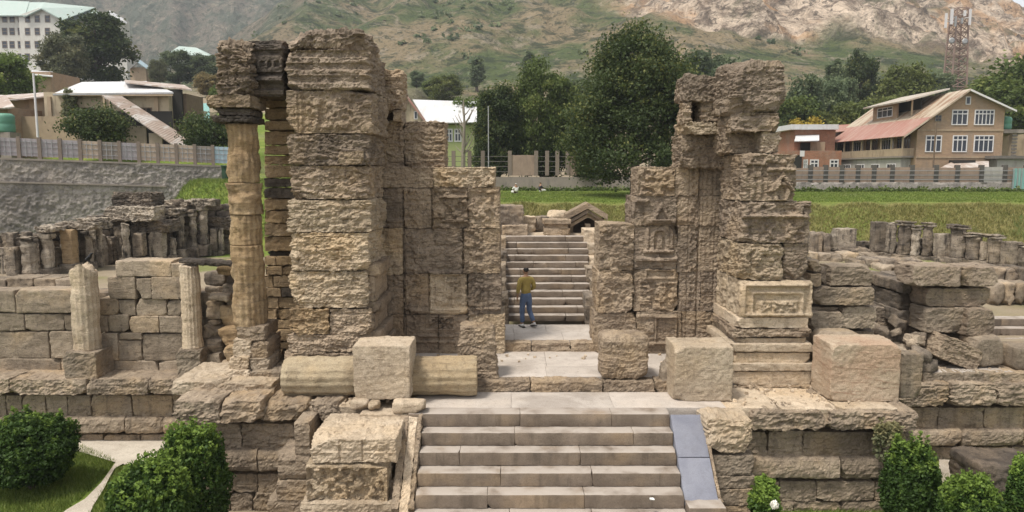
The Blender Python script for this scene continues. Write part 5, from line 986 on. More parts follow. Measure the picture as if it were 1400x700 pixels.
M['wood'] = mat_plain('old_timber', (.16, .115, .08), .85, .2, 4, .3)
M['wood_pale'] = mat_plain('sun_bleached_timber', (.40, .31, .21), .85, .15, 4, .3)
M['conc'] = mat_plain('weathered_concrete', (.25, .215, .185), .9, .12, 2.0, .3, dirt=(.14, .13, .12), dirt_amt=.5)
M['conc_dark'] = mat_plain('dark_concrete_post', (.15, .135, .12), .9, .15, 3.0, .3)
M['post_dark'] = mat_plain('blackish_concrete_post', (.10, .09, .08), .9, .15, 3.0)
M['panel'] = mat_plain('block_panel', (.29, .215, .165), .9, .14, 2.0, .3, dirt=(.15, .115, .09))
M['post_brown'] = mat_plain('brown_concrete_post', (.20, .16, .13), .9, .12, 3.0)
M['sheet'] = mat_plain('mauve_grey_sheet', (.33, .30, .31), .7, .1, 2.0, dirt=(.22, .19, .18))
M['sheet_blue'] = mat_plain('pale_blue_sheet', (.36, .47, .52), .6, .06)
M['sheet_tan'] = mat_plain('tan_sheet', (.40, .32, .25), .8, .1)
M['steel'] = mat_plain('galvanised_steel', (.33, .33, .33), .5, .08, metal=.3)
M['mast'] = mat_plain('rusty_mast_steel', (.24, .17, .14), .7, .15, 1.0)
M['mast_red'] = mat_plain('red_mast_steel', (.30, .11, .08), .7, .1)
M['tank'] = mat_plain('green_water_tank', (.10, .24, .17), .5, .06)
M['bin'] = mat_plain('dark_green_bin', (.02, .05, .025), .5, .1)

def window(h, X0, X1, Z0, Z1, Y, cols=3, transom=.28, fm='frame', gl='glass', t=.07, face='y', X=None):
    """window proud of a wall: frame with panes as sub-parts.  face 'y' looks to -Y, 'x' to -X (then X0,X1 run along Y)"""
    def bx(mb, a, b, c, d, p, q):
        if face == 'y': mb.box(a, b, Y - q, Y - p, c, d)
        else: mb.box(X - q, X - p, a, b, c, d)
    f = MB(); bx(f, X0, X1, Z0, Z0 + t, -.08, .06); bx(f, X0, X1, Z1 - t, Z1, -.08, .06); bx(f, X0, X0 + t, Z0 + t, Z1 - t, -.08, .06); bx(f, X1 - t, X1, Z0 + t, Z1 - t, -.08, .06)
    zt = Z1 - (Z1 - Z0) * transom
    if transom: bx(f, X0 + t, X1 - t, zt - t / 2, zt + t / 2, -.08, .055)
    w = (X1 - X0 - t) / cols; rows_ = [(Z0 + t, zt - t / 2), (zt + t / 2, Z1 - t)] if transom else [(Z0 + t, Z1 - t)]
    for i in range(1, cols):
        for a, b in rows_: bx(f, X0 + t / 2 + w * i - t * .4, X0 + t / 2 + w * i + t * .4, a, b, -.08, .05)
    c = ((X0 + X1) / 2, Y, Z0) if face == 'y' else (X, (X0 + X1) / 2, Z0); fo = f.build('window', M[fm], h, c)
    for i in range(cols):
        for a, b in rows_:
            g = MB(); xa = X0 + t / 2 + w * i + t * .4; xb = X0 + t / 2 + w * (i + 1) - t * .4; bx(g, xa, xb, a, b, -.05, .015); g.build('pane', M[gl], fo, ((xa + xb) / 2, Y, a) if face == 'y' else (X, (xa + xb) / 2, a))
    return fo
def winpx(h, x0, y0, x1, y1, Y, **k):
    a, b, c, d = pr(x0, y0, x1, y1, Y); return window(h, a, b, c, d, Y, **k)
def plane(name, mat, h, pts, th=.08):
    """a slab through four points (in order round its edge), thickened downwards"""
    P = [Vector(p) for p in pts]; n = (P[1] - P[0]).cross(P[3] - P[0]).normalized(); n = n if n.z > 0 else -n
    return MB().hexa([p - n * th for p in P] + P).build(name, M[mat], h, tuple(P[0]))
def prismy(name, mat, h, poly, y0, y1): return MB().prism(poly, y0, y1).build(name, M[mat], h, (poly[0][0], y0, poly[0][1]))

# ------------------------------------------------------------------ brick house on the right
Yh = 66.0; hx0 = W(1253, 200, Yh).x; hx1 = W(1371, 190, Yh).x; zg = gz(38, 66) - .3; zrl = W(1253, 178, Yh).z; zrr = W(1371, 148, Yh).z; ap = W(1322, 124, Yh); ylen = 16.0
BH = thing('brick_house', ((hx0 + hx1) / 2, Yh, zg), 'tall tan brick house with rusty tin roof, dormer and long veranda', 'house')
prismy('gable_wall', 'brick', BH, [(hx0, zg), (hx1, zg), (hx1, zrr), (ap.x, ap.z), (hx0, zrl)], Yh, Yh + .3)
wbox('side_wall', hx0, hx0 + .25, Yh + .3, Yh + ylen, zg, zrl, M['brick'], BH); wbox('back_wall', hx0 + .25, hx1, Yh + ylen - .3, Yh + ylen, zg, zrl, M['brick'], BH); wbox('far_side_wall', hx1 - .25, hx1, Yh + .3, Yh + ylen - .3, zg, zrr, M['brick'], BH)
for yq in (177, 214): 
    a, b, c, d = pr(1253, yq, 1371, yq + 2, Yh); wbox('string_course', hx0, hx1, Yh - .06, Yh - .003, c, d, M['tan_wall'], BH)
sl = (ap.z - zrl) / (ap.x - hx0); ex = hx0 - 1.45; ez = ap.z + .12 - sl * .88 * (ap.x - ex); y0r, y1r = Yh - .5, Yh + ylen + .3
def rz(x): return ez + (ap.z + .12 - ez) * (x - ex) / (ap.x - ex)
xm = ex + 2.3
plane('roof_sheet', 'tin_rust', BH, [(xm, y0r, rz(xm)), (ap.x, y0r, rz(ap.x)), (ap.x, y1r, rz(ap.x)), (xm, y1r, rz(xm))]); plane('roof_sheet', 'tin_red', BH, [(ex, y0r, ez), (xm - .01, y0r, rz(xm - .01)), (xm - .01, y1r, rz(xm - .01)), (ex, y1r, ez)])
er = hx1 + .7; erz = zrr - (er - hx1) * (ap.z - zrr) / (hx1 - ap.x) + .12
plane('roof_sheet', 'tin_pale', BH, [(ap.x + .01, y0r, ap.z + .13), (er, y0r, erz), (er, y1r, erz), (ap.x + .01, y1r, ap.z + .13)])
for (xa, za, xb, zb) in ((ex, ez - .18, ap.x, ap.z - .06), (ap.x, ap.z - .06, er, erz - .18)): prismy('barge_board', 'frame' if xb > ap.x else 'tin_rust', BH, [(xa, za), (xb, zb), (xb, zb + .16), (xa, za + .16)], y0r - .06, y0r - .004)
# dormer
dx = hx0 + 1.3; dza = rz(dx) - .1; dzb = dza + 1.55; d0, d1 = Yh + 3.6, Yh + 11.0
wbox('dormer_front', dx, dx + .15, d0 + 2.6, d1, dza, dzb, M['brick'], BH); wbox('dormer_void', dx + .9, dx + 1.0, d0 + .1, d1 - .1, dza, dzb + .3, M['void'], BH)
plane('dormer_roof', 'tin_pale', BH, [(dx - .9, d0 - .8, dzb - .02), (ap.x + .1, d0 - .8, ap.z + .55), (ap.x + .1, d1 + .4, ap.z + .55), (dx - .9, d1 + .4, dzb - .02)], .14)
wbox('dormer_post', dx, dx + .12, d0, d0 + .12, dza, dzb + .1, M['wood_pale'], BH)
window(BH, d0 + 3.4, d0 + 6.4, dza + .35, dzb - .2, 0, 3, .3, face='x', X=dx)
# veranda and ground floor
vx = ex + .35; zf = W(1253, 214, Yh).z; zpar = zf + .75
wbox('ground_floor', vx + .2, hx0 - .01, Yh + .8, Yh + ylen, zg, zf - .1, M['grey_wall'], BH); wbox('veranda_floor', vx, hx0 - .012, Yh + .3, Yh + ylen + .1, zf - .09, zf + .06, M['conc'], BH); wbox('parapet', vx + .02, vx + .14, Yh + .32, Yh + ylen, zf + .07, zpar, M['tan_wall'], BH); wbox('parapet', vx + .16, hx0 - .02, Yh + .32, Yh + .44, zf + .07, zpar, M['tan_wall'], BH)
for k in range(9): yy = Yh + .36 + k * (ylen - .5) / 8; wbox('veranda_post', vx + .02, vx + .13, yy, yy + .12, zpar + .003, rz(vx + .1) - .1, M['wood_pale'], BH)
for k in range(5): a = Yh + 1.0 + k * 3.0; window(BH, a, a + 2.3, zf + .3, zf + 2.2, 0, 5, .25, 'frame' if k % 2 else 'wood', face='x', X=hx0)
for k in range(5): a = Yh + 1.6 + k * 3.0; window(BH, a, a + 1.6, zg + .9, zf - .6, 0, 3, .3, face='x', X=vx + .2)
for (x0, y0, x1, y1, c) in ((1301, 150, 1323, 171, 3), (1332, 150, 1359, 171, 5), (1265, 185, 1287, 208, 3), (1302, 185, 1322, 208, 3), (1331, 185, 1358, 208, 4)): winpx(BH, x0, y0, x1, y1, Yh, cols=c, transom=.27, t=.085)
winpx(BH, 1320, 132, 1327, 143, Yh, cols=1, transom=0); winpx(BH, 1278, 157, 1287, 166, Yh, cols=2, transom=.5, fm='conc', t=.06)
a, b, c, d = pr(1297, 219, 1326, 226, Yh); wbox('awning', a, b, Yh - .8, Yh - .004, c, d, M['void'], BH)
# annex with the water tank
AX = thing('annex', tuple(W(1385, 240, 66)), 'unfinished concrete annex with flat slab beside the brick house', 'building')
a, b, c, d = pr(1364, 177, 1420, 182, 66.4); wbox('roof_slab', a, b, 66.2, 71, c, d, M['conc'], AX); a, b, c, d = pr(1383, 182, 1389, 216, 66.4); wbox('pillar', a, b, 66.4, 66.8, c, d - .02, M['cream_wall'], AX)
for k in range(7): wbox('vent_block', a - .04, b + .04, 66.3, 66.39, c + .12 + k * .3, c + .28 + k * .3, M['conc_dark'], AX)
a, b, c, d = pr(1358, 213, 1420, 217, 64.8); wbox('roof_slab', a, b, 64.6, 69, c, d, M['conc_dark'], AX); a, b, c, d = pr(1360, 217, 1420, 262, 65.2); wbox('wall', a, b, 65, 68.6, zg, d - .03, M['grey_wall'], AX); a, b, c, d = pr(1368, 182, 1420, 213, 70); wbox('back_wall', a, b, 70.5, 70.8, zg, d, M['tan_wall'], AX)
zt_ = W(1374, 177, 66.8).z; me = lathe_mesh([(.46, 0), (.5, .1), (.5, .45), (.47, .5), (.5, .55), (.5, .95), (.38, 1.1), (.15, 1.16)], 24, 0, 0, 0, 0, 3, .2, pits=0)
tag(link('water_tank', me, M['tank'], None, (W(1374, 177, 66.9).x, 66.9, zt_ + .005)), 'green plastic water tank standing on the flat slab beside the brick house', 'tank')
LT_ = thing('shed_roof', tuple(W(1330, 228, 64.5)), 'low lean to roof of old sheets below the brick gable behind the fence', 'shed')
p = [W(1282, 231, 63.6), W(1352, 228, 63.6), W(1352, 220, 65.6), W(1300, 222, 65.6)]; plane('roof_sheet', 'tin_brown', LT_, p, .06)
for q in p[:2]: wbox('post', q.x, q.x + .1, q.y + .1, q.y + .2, zg, q.z - .1, M['wood'], LT_)
PO = MB(); q = W(1275, 236, 64); PO.bar((q.x, 64, zg), (q.x + .05, 64, W(1275, 168, 64).z), .07, 8); tag(PO.build('utility_pole', M['wood'], None, (q.x, 64, zg)), 'thin dark pole standing against the brick gable', 'pole')

# ------------------------------------------------------------------ small houses left of it
Ys = 76.0
SH = thing('brick_shop', tuple(W(1115, 235, Ys)), 'low red brick shop with pale awning and dark sign board', 'house')
def pbox(name, x0, y0, x1, y1, Y, dep, mat, h, **k):
    a, b, c, d = pr(x0, y0, x1, y1, Y); return wbox(name, a, b, Y, Y + dep, k.get('z0', c), d, M[mat], h)
pbox('wall', 1082, 206, 1150, 245, Ys, 6, 'red_brick', SH, z0=2.4); pbox('upper_wall', 1086, 176, 1142, 206, Ys + 3, 5, 'red_brick', SH); pbox('roof', 1082, 170, 1147, 177, Ys + 2.4, 6.2, 'tin_white', SH)
plane('awning', 'tin_white', SH, [W(1086, 193, Ys + .6), W(1120, 192, Ys + .6), W(1120, 184, Ys + 2.9), W(1088, 185, Ys + 2.9)]); pbox('sign_board', 1095, 193, 1108, 207, Ys + 2.8, .15, 'void', SH); pbox('wall_panel', 1108, 194, 1128, 207, Ys + 2.7, .2, 'tan_wall', SH); pbox('sign_stripe', 1092, 192, 1108, 194.5, Ys + 2.6, .1, 'tin_red', SH); pbox('door_opening', 1084, 212, 1096, 235, Ys - .05, .04, 'void', SH); pbox('sign_plate', 1094, 206, 1100, 214, Ys - .4, .08, 'frame', SH)
for x0, x1 in ((1098, 1104), (1107, 1119), (1134, 1146)): winpx(SH, x0, 218, x1, 236, Ys, cols=2, transom=.3, t=.12)
S3 = thing('timber_house', tuple(W(1150, 235, 80)), 'dark timber fronted house with red tin roof behind the veranda house', 'house')
pbox('wall', 1122, 182, 1172, 235, 82, 6, 'wood', S3, z0=2.6); plane('roof', 'tin_red', S3, [W(1118, 183, 81), W(1178, 176, 81), W(1178, 169, 88), W(1140, 171, 88)]); winpx(S3, 1135, 182, 1148, 189, 82, cols=3, transom=0, t=.1); pbox('balcony', 1120, 196, 1146, 206, 81.2, .7, 'tan_wall', S3)

# ------------------------------------------------------------------ right fence: rubble footing, block panels, dark posts
RF = thing('block_fence', tuple(W(1240, 262, 62)), 'grey block panel fence with dark posts on a rubble footing before the brick house', 'fence'); Yf_ = 62.0
a, b, c, d = pr(1040, 249, 1420, 264, Yf_); block('footing', a, b, Yf_, Yf_ + .5, c - .4, d, 'rubble', RF, res=.2, rough=.05, strata=0, pits=.03, r=.05)
px_posts = [1060, 1084, 1108, 1129, 1151, 1173, 1195, 1220, 1247, 1280, 1309, 1342, 1374, 1404]
rs = random.Random(2)
for i, px in enumerate(px_posts):
    a, b, c, d = pr(px - 3, 226, px + 3, 250, Yf_ + .1); wbox('post', a, b, Yf_ + .06, Yf_ + .34, d - 1.66, d + .03, M['post_dark'], RF)
    if i + 1 < len(px_posts):
        a, b, c, d = pr(px + 3, 229 + rs.uniform(-1, 1), px_posts[i + 1] - 3, 250, Yf_ + .1); m_ = 'panel' if i != 11 else 'grey_wall'
        wbox('panel', a + .005, b - .005, Yf_ + .12, Yf_ + .24, c - .06, d, M[m_], RF)
for k in range(3):
    a, b, c, d = pr(1060, 233 + k * 6, 1404, 233.8 + k * 6, Yf_); wbox('rail', a, b, Yf_ - .02, Yf_ + .02, c, d, M['steel'], RF)
GG = thing('sheet_gate', tuple(W(1394, 262, 61.8)), 'teal sheet metal gate at the end of the block fence', 'gate'); a, b, c, d = pr(1385, 230, 1412, 262, 61.7)
wbox('gate_sheet', a, b, 61.72, 61.76, c, d, M['tin_teal'], GG)
for k in range(5): wbox('gate_bar', a + (b - a) * k / 5, a + (b - a) * k / 5 + .05, 61.66, 61.715, c, d, M['steel'], GG)
# ------------------------------------------------------------------ middle fence
MF = thing('bar_fence', tuple(W(730, 246, 67)), 'weathered fence of posts, blocks and bars beneath the dark trees beyond the doorway', 'fence'); Ym = 67.0
a, b, c, d = pr(426, 242, 930, 250, Ym); wbox('footing', a, b, Ym, Ym + .3, c - .6, d, M['conc'], MF)
mp = [430, 456, 482, 508, 534, 560, 578, 596, 620, 642, 660, 697, 733, 748, 762, 776, 806, 834, 862, 890, 918]
for i, px in enumerate(mp):
    a, b, c, d = pr(px - 2.6, 206, px + 2.6, 240, Ym); wbox('post', a, b, Ym - .02, Ym + .28, c + .003, d, M['post_brown'], MF)
    if i + 1 < len(mp):
        a, b, c, d = pr(px + 2.6, 212, mp[i + 1] - 2.6, 240, Ym)
        if i in (11, 15, 2, 5): wbox('panel', a, b, Ym + .06, Ym + .18, c + .003, d - (.25 if i == 3 else 0), M['panel'], MF)
        else:
            for k in range(4): wbox('bar', a, b, Ym + .1, Ym + .15, c + .35 + k * .45, c + .40 + k * .45, M['conc_dark'], MF)
# ------------------------------------------------------------------ white roofed house in the middle
Yw = 80.0
WH = thing('white_roof_house', tuple(W(605, 235, Yw)), 'lime green house with a bright white tin roof left of the dark drooping tree', 'house')
pbox('wall', 578, 166, 648, 240, Yw, 7, 'green_wall', WH, z0=3); plane('roof', 'tin_white', WH, [W(584, 168, Yw - .8), W(652, 167, Yw - .8), W(652, 139, Yw + 4), W(564, 136, Yw + 4)], .12)
q = [W(548, 168, Yw + .2), W(582, 168, Yw + .2), W(558, 132, Yw + .2)]; prismy('gable_wall', 'cream_wall', WH, [(v.x, v.z) for v in q], Yw + .2, Yw + .5); pbox('gable_base', 540, 168, 578, 240, Yw + .1, 6, 'cream_wall', WH, z0=3)
for a_, b_ in (((556, 130), (584, 167)), ((540, 166), (556, 130))):
    u = [W(*a_, Yw - .2), W(*b_, Yw - .2)]; prismy('barge_board', 'tin_red', WH, [(u[0].x, u[0].z - .35), (u[1].x, u[1].z - .35), (u[1].x, u[1].z), (u[0].x, u[0].z)], Yw - .2, Yw + .1)
for x0, x1 in ((609, 619), (621, 631)): winpx(WH, x0, 176, x1, 194, Yw, cols=2, transom=.35, t=.14)
pbox('eave_shade_board', 584, 168, 650, 170, Yw - .3, .3, 'wood', WH); winpx(WH, 566, 152, 571, 163, Yw + .2, cols=1, transom=0)
PO = MB(); q = W(668, 240, 66); PO.bar((q.x, 66, 2.5), (q.x, 66, W(668, 145, 66).z), .05, 8); tag(PO.build('lamp_pole', M['steel'], None, (q.x, 66, 2.5)), 'thin grey metal pole in front of the dark drooping tree', 'pole')

# ------------------------------------------------------------------ school on the left hillside
Yc = 195.0
SB = thing('school_building', tuple(W(40, 92, Yc)), 'large white four storey school with pale green roof on the hillside', 'building')
a, b, c, d = pr(-70, 25, 84, 92, Yc); za_ = c - 8
gx = [W(32, 22, Yc), W(57, 12, Yc), W(84, 26, Yc)]
wbox('main_wall', a, W(30, 40, Yc).x, Yc, Yc + 14, za_, W(20, 20, Yc).z, M['white_wall'], SB)
prismy('gable_wall', 'white_wall', SB, [(W(30, 40, Yc).x, za_), (W(84, 40, Yc).x, za_), (gx[2].x, gx[2].z), (gx[1].x, gx[1].z), (W(30, 40, Yc).x, gx[0].z)], Yc - 1, Yc + 14)
pbox('side_wing', 84, 27, 172, 90, Yc + 8, 2.5, 'white_wall', SB, z0=za_)
plane('roof', 'tin_green', SB, [W(-75, 21, Yc - 1.5), W(34, 21, Yc - 1.5), W(40, 2, Yc + 12), W(-60, -2, Yc + 12)], .3)
plane('roof', 'tin_green', SB, [W(32, 23, Yc - 2), W(57, 11, Yc - 2), W(60, 3, Yc + 12), W(36, 3, Yc + 12)], .3); plane('roof', 'tin_green', SB, [W(57, 11, Yc - 2), W(86, 27, Yc - 2), W(130, 10, Yc + 14), W(60, 3, Yc + 12)], .3)
plane('roof', 'tin_green', SB, [W(84, 27, Yc + 6), W(146, 27, Yc + 6), W(128, 10, Yc + 15), W(70, 6, Yc + 15)], .3)
q = [W(140, 24, Yc + 7.6), W(148, 18, Yc + 7.6), W(172, 30, Yc + 7.6), W(172, 34, Yc + 7.6), W(140, 34, Yc + 7.6)]; prismy('end_gable', 'white_wall', SB, [(v.x, v.z) for v in q][::-1], Yc + 7.6, Yc + 7.95)
plane('roof', 'tin_white', SB, [W(146, 18, Yc + 6), W(174, 31, Yc + 6), W(170, 26, Yc + 20), W(150, 14, Yc + 20)], .3)
for px in (-5, 6.5, 16.6, 28, 37.7, 51, 65):
    for py in (25.8, 43, 61, 78):
        if (px > 45 and py > 70) or (px < 10 and py > 70): continue
        winpx(SB, px - 3.6, py - 5, px + 3.6, py + 5, Yc - (1 if px > 30 else 0), cols=1, transom=.5, t=.16, fm='post_brown', gl='glass')
for px in (90, 98, 107, 148, 155):
    for py in (34, 44, 56): winpx(SB, px - 3, py - 3.5, px + 3, py + 3.5, Yc + 8 - (.4 if px > 140 else 0), cols=1, transom=0, t=.15, fm='conc')
# small far houses
HR = thing('far_house', tuple(W(255, 80, 185)), 'distant pale house with a white hipped roof among trees', 'house')
pbox('wall', 236, 72, 278, 92, 185, 10, 'white_wall', HR); plane('roof', 'tin_green', HR, [W(228, 74, 183), W(287, 76, 183), W(268, 65, 190), W(245, 63, 190)], .25); plane('roof', 'tin_green', HR, [W(268, 65, 190.02), W(287, 76, 183), W(287, 74, 197), W(262, 66, 192)], .25)
H2 = thing('far_house', tuple(W(188, 100, 150)), 'small distant house with a blue gable above the low tin roof', 'house')
pbox('wall', 178, 92, 200, 112, 150, 6, 'tan_wall', H2); plane('roof', 'tin_white', H2, [W(176, 94, 149), W(188, 84, 149), W(192, 82, 156), W(180, 92, 156)], .15); plane('roof', 'sheet_blue', H2, [W(188, 84, 149), W(202, 94, 149), W(206, 92, 156), W(192, 82, 156)], .15)
H3 = thing('far_house', tuple(W(52, 130, 90)), 'brown walled outbuilding below the school beside the white pole', 'house')
pbox('wall', 28, 98, 70, 135, 90, 6, 'brick', H3); plane('roof', 'tin_white', H3, [W(24, 100, 89), W(72, 104, 89), W(72, 98, 96), W(28, 95, 96)], .12)

# ------------------------------------------------------------------ low tin roofed house on the left
Yl = 55.0
LH = thing('tin_roof_house', tuple(W(140, 195, Yl)), 'low cream walled house with broad white tin roof and slanting brown lean to', 'house')
zl0 = 4.6
pbox('wall', 62, 126, 232, 200, Yl, 6, 'cream_wall', LH, z0=zl0); plane('roof', 'tin_white', LH, [W(72, 128, Yl - .8), W(237, 126, Yl - .8), W(200, 111, Yl + 6), W(112, 112, Yl + 6)], .12)
pbox('fascia', 72, 127, 236, 131, Yl - .75, .06, 'wood_pale', LH); pbox('side_opening', 231, 122, 249, 168, Yl + .6, .2, 'void', LH); pbox('side_wall', 243, 128, 256, 186, Yl + .9, 3, 'wood', LH, z0=zl0); plane('roof', 'tin_brown', LH, [W(172, 112, Yl + 1.5), W(262, 122, Yl + .2), W(252, 116, Yl + 5), W(170, 109, Yl + 5)], .1)
pbox('low_wall', 20, 159, 140, 200, Yl - 1.6, .3, 'tan_wall', LH, z0=zl0); pbox('annex_wall', -20, 134, 64, 200, Yl + .8, 5, 'tan_wall', LH, z0=zl0); plane('roof', 'tin_brown', LH, [W(-24, 140, Yl), W(66, 131, Yl), W(66, 126, Yl + 6), W(-24, 132, Yl + 6)], .1)
winpx(LH, 105, 147, 131, 158, Yl, cols=2, transom=0, fm='wood', gl='void'); winpx(LH, 192, 147, 208, 158, Yl, cols=2, transom=0, fm='wood', gl='void'); winpx(LH, 222, 158, 231, 178, Yl, cols=1, transom=0, fm='tank', gl='void')
plane('lean_to_roof', 'tin_brown', LH, [W(139, 130, Yl - 3.0), W(247, 205, Yl - 3.0), W(268, 196, Yl - .8), W(166, 131, Yl - .8)], .07)
for px, y0, y1 in ((142, 132, 190), (150, 136, 190), (166, 148, 195), (196, 166, 200), (240, 190, 205)): pbox('lean_to_post', px, y0, px + 2.5, y1, Yl - 2.0, .15, 'wood_pale' if px < 160 else 'wood', LH, z0=zl0)
pbox('door_opening', 152, 160, 166, 196, Yl - .06, .05, 'void', LH, z0=zl0)
for px in (66, 92, 168, 212): pbox('wall_pier', px, 132, px + 5, 196, Yl - .14, .13, 'tan_wall', LH, z0=zl0)
pbox('lean_to_back', 150, 152, 236, 200, Yl - .3, .1, 'void', LH, z0=zl0); pbox('boarding', 172, 172, 200, 200, Yl - 2.3, .1, 'sheet_tan', LH, z0=zl0); pbox('boarding', 204, 182, 222, 212, Yl - 2.6, .1, 'sheet_tan', LH, z0=zl0)
TH = thing('teal_roof_house', tuple(W(270, 195, 62)), 'small house with teal tin roof behind the slanting lean to', 'house')
pbox('wall', 250, 150, 272, 195, 62, 4, 'cream_wall', TH, z0=5); plane('roof', 'tin_teal', TH, [W(266, 172, 61), W(287, 172, 61), W(286, 141, 66), W(257, 142, 66)], .1); pbox('wall', 276, 165, 300, 195, 64, 4, 'white_wall', TH, z0=5); winpx(TH, 287, 172, 293, 178, 64, cols=2, transom=0)
S4 = thing('corner_shed', tuple(W(0, 185, 52)), 'brown roofed shed corner with green tank wall at the fence end', 'shed'); pbox('wall', -30, 146, 12, 190, 52, 4, 'brick', S4, z0=zl0); plane('roof', 'tin_brown', S4, [W(-30, 150, 51), W(20, 146, 51), W(8, 130, 55), W(-30, 128, 55)], .1)
me = lathe_mesh([(.55, 0), (.58, .1), (.58, .5), (.55, .56), (.58, .62), (.58, 1.1), (.4, 1.25)], 24, 0, 0, 0, 0, 3, .2, pits=0); tag(link('water_tank', me, M['tank'], None, (W(8, 180, 50).x, 50, W(8, 181, 50).z)), 'round green plastic tank behind the sheet fence by the corner shed', 'tank')
wbox('tank_stand', W(8, 180, 50).x - .6, W(8, 180, 50).x + .6, 49.5, 50.6, 4.5, W(8, 181, 50).z - .01, M['conc'], S4)
PO = MB(); q = W(52, 190, 49.5); PO.bar((q.x, 49.5, 4.5), (q.x, 49.5, W(52, 100, 49.5).z), .09, 8, .06); tag(PO.build('utility_pole', M['frame'], None, (q.x, 49.5, 4.5)), 'white utility pole behind the sheet fence', 'pole')
b_ = tree_meshes(55, 2.2, 1.9, .02, 50, 150, .13, 'round', .2)
put_tree(b_, tuple(W(135, 193, 50.5)), 'dark low shrub spilling over the sheet fence before the lean to', 'shrub', .95, 0, None, 'leaf_dark', 'bark', 'shrub'); put_tree(b_, tuple(W(286, 200, 52)), 'dark shrub right of the lean to by the pale blue sheet', 'shrub', .9, 2, None, 'leaf_dark', 'bark', 'shrub')

# ------------------------------------------------------------------ retaining wall and sheet fence on it
RWt = thing('retaining_wall', (WA[0], WA[1], 0), 'high grey rubble retaining wall behind the left colonnade', 'wall')
Lw = math.hypot(WB[0] - WA[0], WB[1] - WA[1]); ang = math.atan2(WB[1] - WA[1], WB[0] - WA[0]); zw0, zw1 = 5.72, 4.72
def wl(s, off=0, z=0): return Vector((WA[0] + math.cos(ang) * s - math.sin(ang) * off, WA[1] + math.sin(ang) * s + math.cos(ang) * off, z))
ns, nz = 560, 110; S_, T_ = np.meshgrid(np.linspace(0, Lw, ns), np.linspace(0, 1, nz)); zt = zw0 + (zw1 - zw0) * S_ / Lw; Zw = -.4 + (zt + .4) * T_
q = np.stack([S_.ravel(), 0 * S_.ravel(), Zw.ravel()], 1)
def cells(q, f, seed):           # rounded cobbles: distance to the nearest of jittered grid points
    p = q[:, [0, 2]] * f; i = np.floor(p); best = np.full(len(p), 9.0)
    for dx in (-1, 0, 1):
        for dz in (-1, 0, 1):
            c = i + (dx, dz); h = np.sin(c[:, 0] * 127.1 + c[:, 1] * 311.7 + seed) * 43758.5453; h2 = np.sin(c[:, 0] * 269.5 + c[:, 1] * 183.3 + seed) * 43758.5453
            best = np.minimum(best, np.hypot(p[:, 0] - c[:, 0] - (h - np.floor(h)), p[:, 1] - c[:, 1] - (h2 - np.floor(h2))))
    return best
dd = .07 * fbm(q * 2.6, 4, 4, .7) + .05 * fbm(q * .5, 2, 9) - .03 * np.clip(1 - cells(q, 4.6, 1.7) * 1.6, 0, 1)
n = np.array([-math.sin(ang), math.cos(ang)]); Pw = np.stack([WA[0] + math.cos(ang) * S_.ravel() + n[0] * dd, WA[1] + math.sin(ang) * S_.ravel() + n[1] * dd, Zw.ravel()], 1)
a, b = np.meshgrid(np.arange(nz - 1), np.arange(ns - 1), indexing='ij'); a = a.ravel(); b = b.ravel(); me = npmesh('rubble_face', Pw - np.array([WA[0], WA[1], 0]), np.stack([a * ns + b, a * ns + b + 1, (a + 1) * ns + b + 1, (a + 1) * ns + b], 1))
structure(link('rubble_face', me, M['rubble'], RWt, (WA[0], WA[1], 0)), 'stuff')
def wallbox(name, s0, s1, o0, o1, za, zb, mat, h):   # za, zb = heights above the wall top
    P = []
    for zz in (za, zb):
        for s, o in ((s0, o0), (s1, o0), (s1, o1), (s0, o1)): p = wl(s, o); p.z = zw0 + (zw1 - zw0) * s / Lw + zz; P.append(p)
    return MB().hexa(P).build(name, M[mat], h, tuple(P[0]))
wallbox('coping', 0, Lw, -.08, .9, -.02, .1, 'conc', RWt); wallbox('wall_back', .2, Lw, .14, .9, -5.0, -.03, 'conc', RWt); wallbox('ledge', .5, Lw - 3.5, -.16, .1, -1.42, -1.32, 'conc', RWt)
p = wl(Lw); wbox('end_wall', p.x + .01, p.x + 1.6, p.y - .1, p.y + .5, 1, 4.75, M['rubble'], RWt)
SF = thing('sheet_fence', tuple(wl(0, .3, zw0)), 'fence of mauve grey sheet panels between concrete posts on the retaining wall', 'fence'); s = .2; k = 0; rs = random.Random(6)
while s < Lw + 1.0:
    wallbox('post', s, s + .2, .2, .42, .104, 1.42, 'post_brown', SF); m_ = 'sheet'
    if s > Lw - 9: m_ = rs.choice(['sheet_tan', 'sheet_tan', 'sheet', 'conc'])
    if s > Lw - 1.2: m_ = 'sheet_blue'
    wallbox('panel', s + .205, s + 1.095, .3, .34, .25, 1.32, m_, SF)
    for zz in (.45, .8, 1.1): wallbox('rail', s + .205, s + 1.095, .27, .298, zz, zz + .035, 'steel', SF)
    for ss in (.45, .75): wallbox('rail', s + ss, s + ss + .03, .24, .268, .2, 1.3, 'steel', SF)
    s += 1.1; k += 1
bn = W(311, 252, 47.2); zb_ = gz(bn.x, 47.2); me = lathe_mesh([(.26, 0), (.31, .2), (.33, .9), (.36, .95), (.36, 1.03)], 20, 0, 0, .01, 0, 2, .2)
tag(link('litter_bin', me, M['bin'], None, (bn.x, 47.2, zb_ - .02)), 'dark green round litter bin on the grass bank beside the tall column', 'bin')

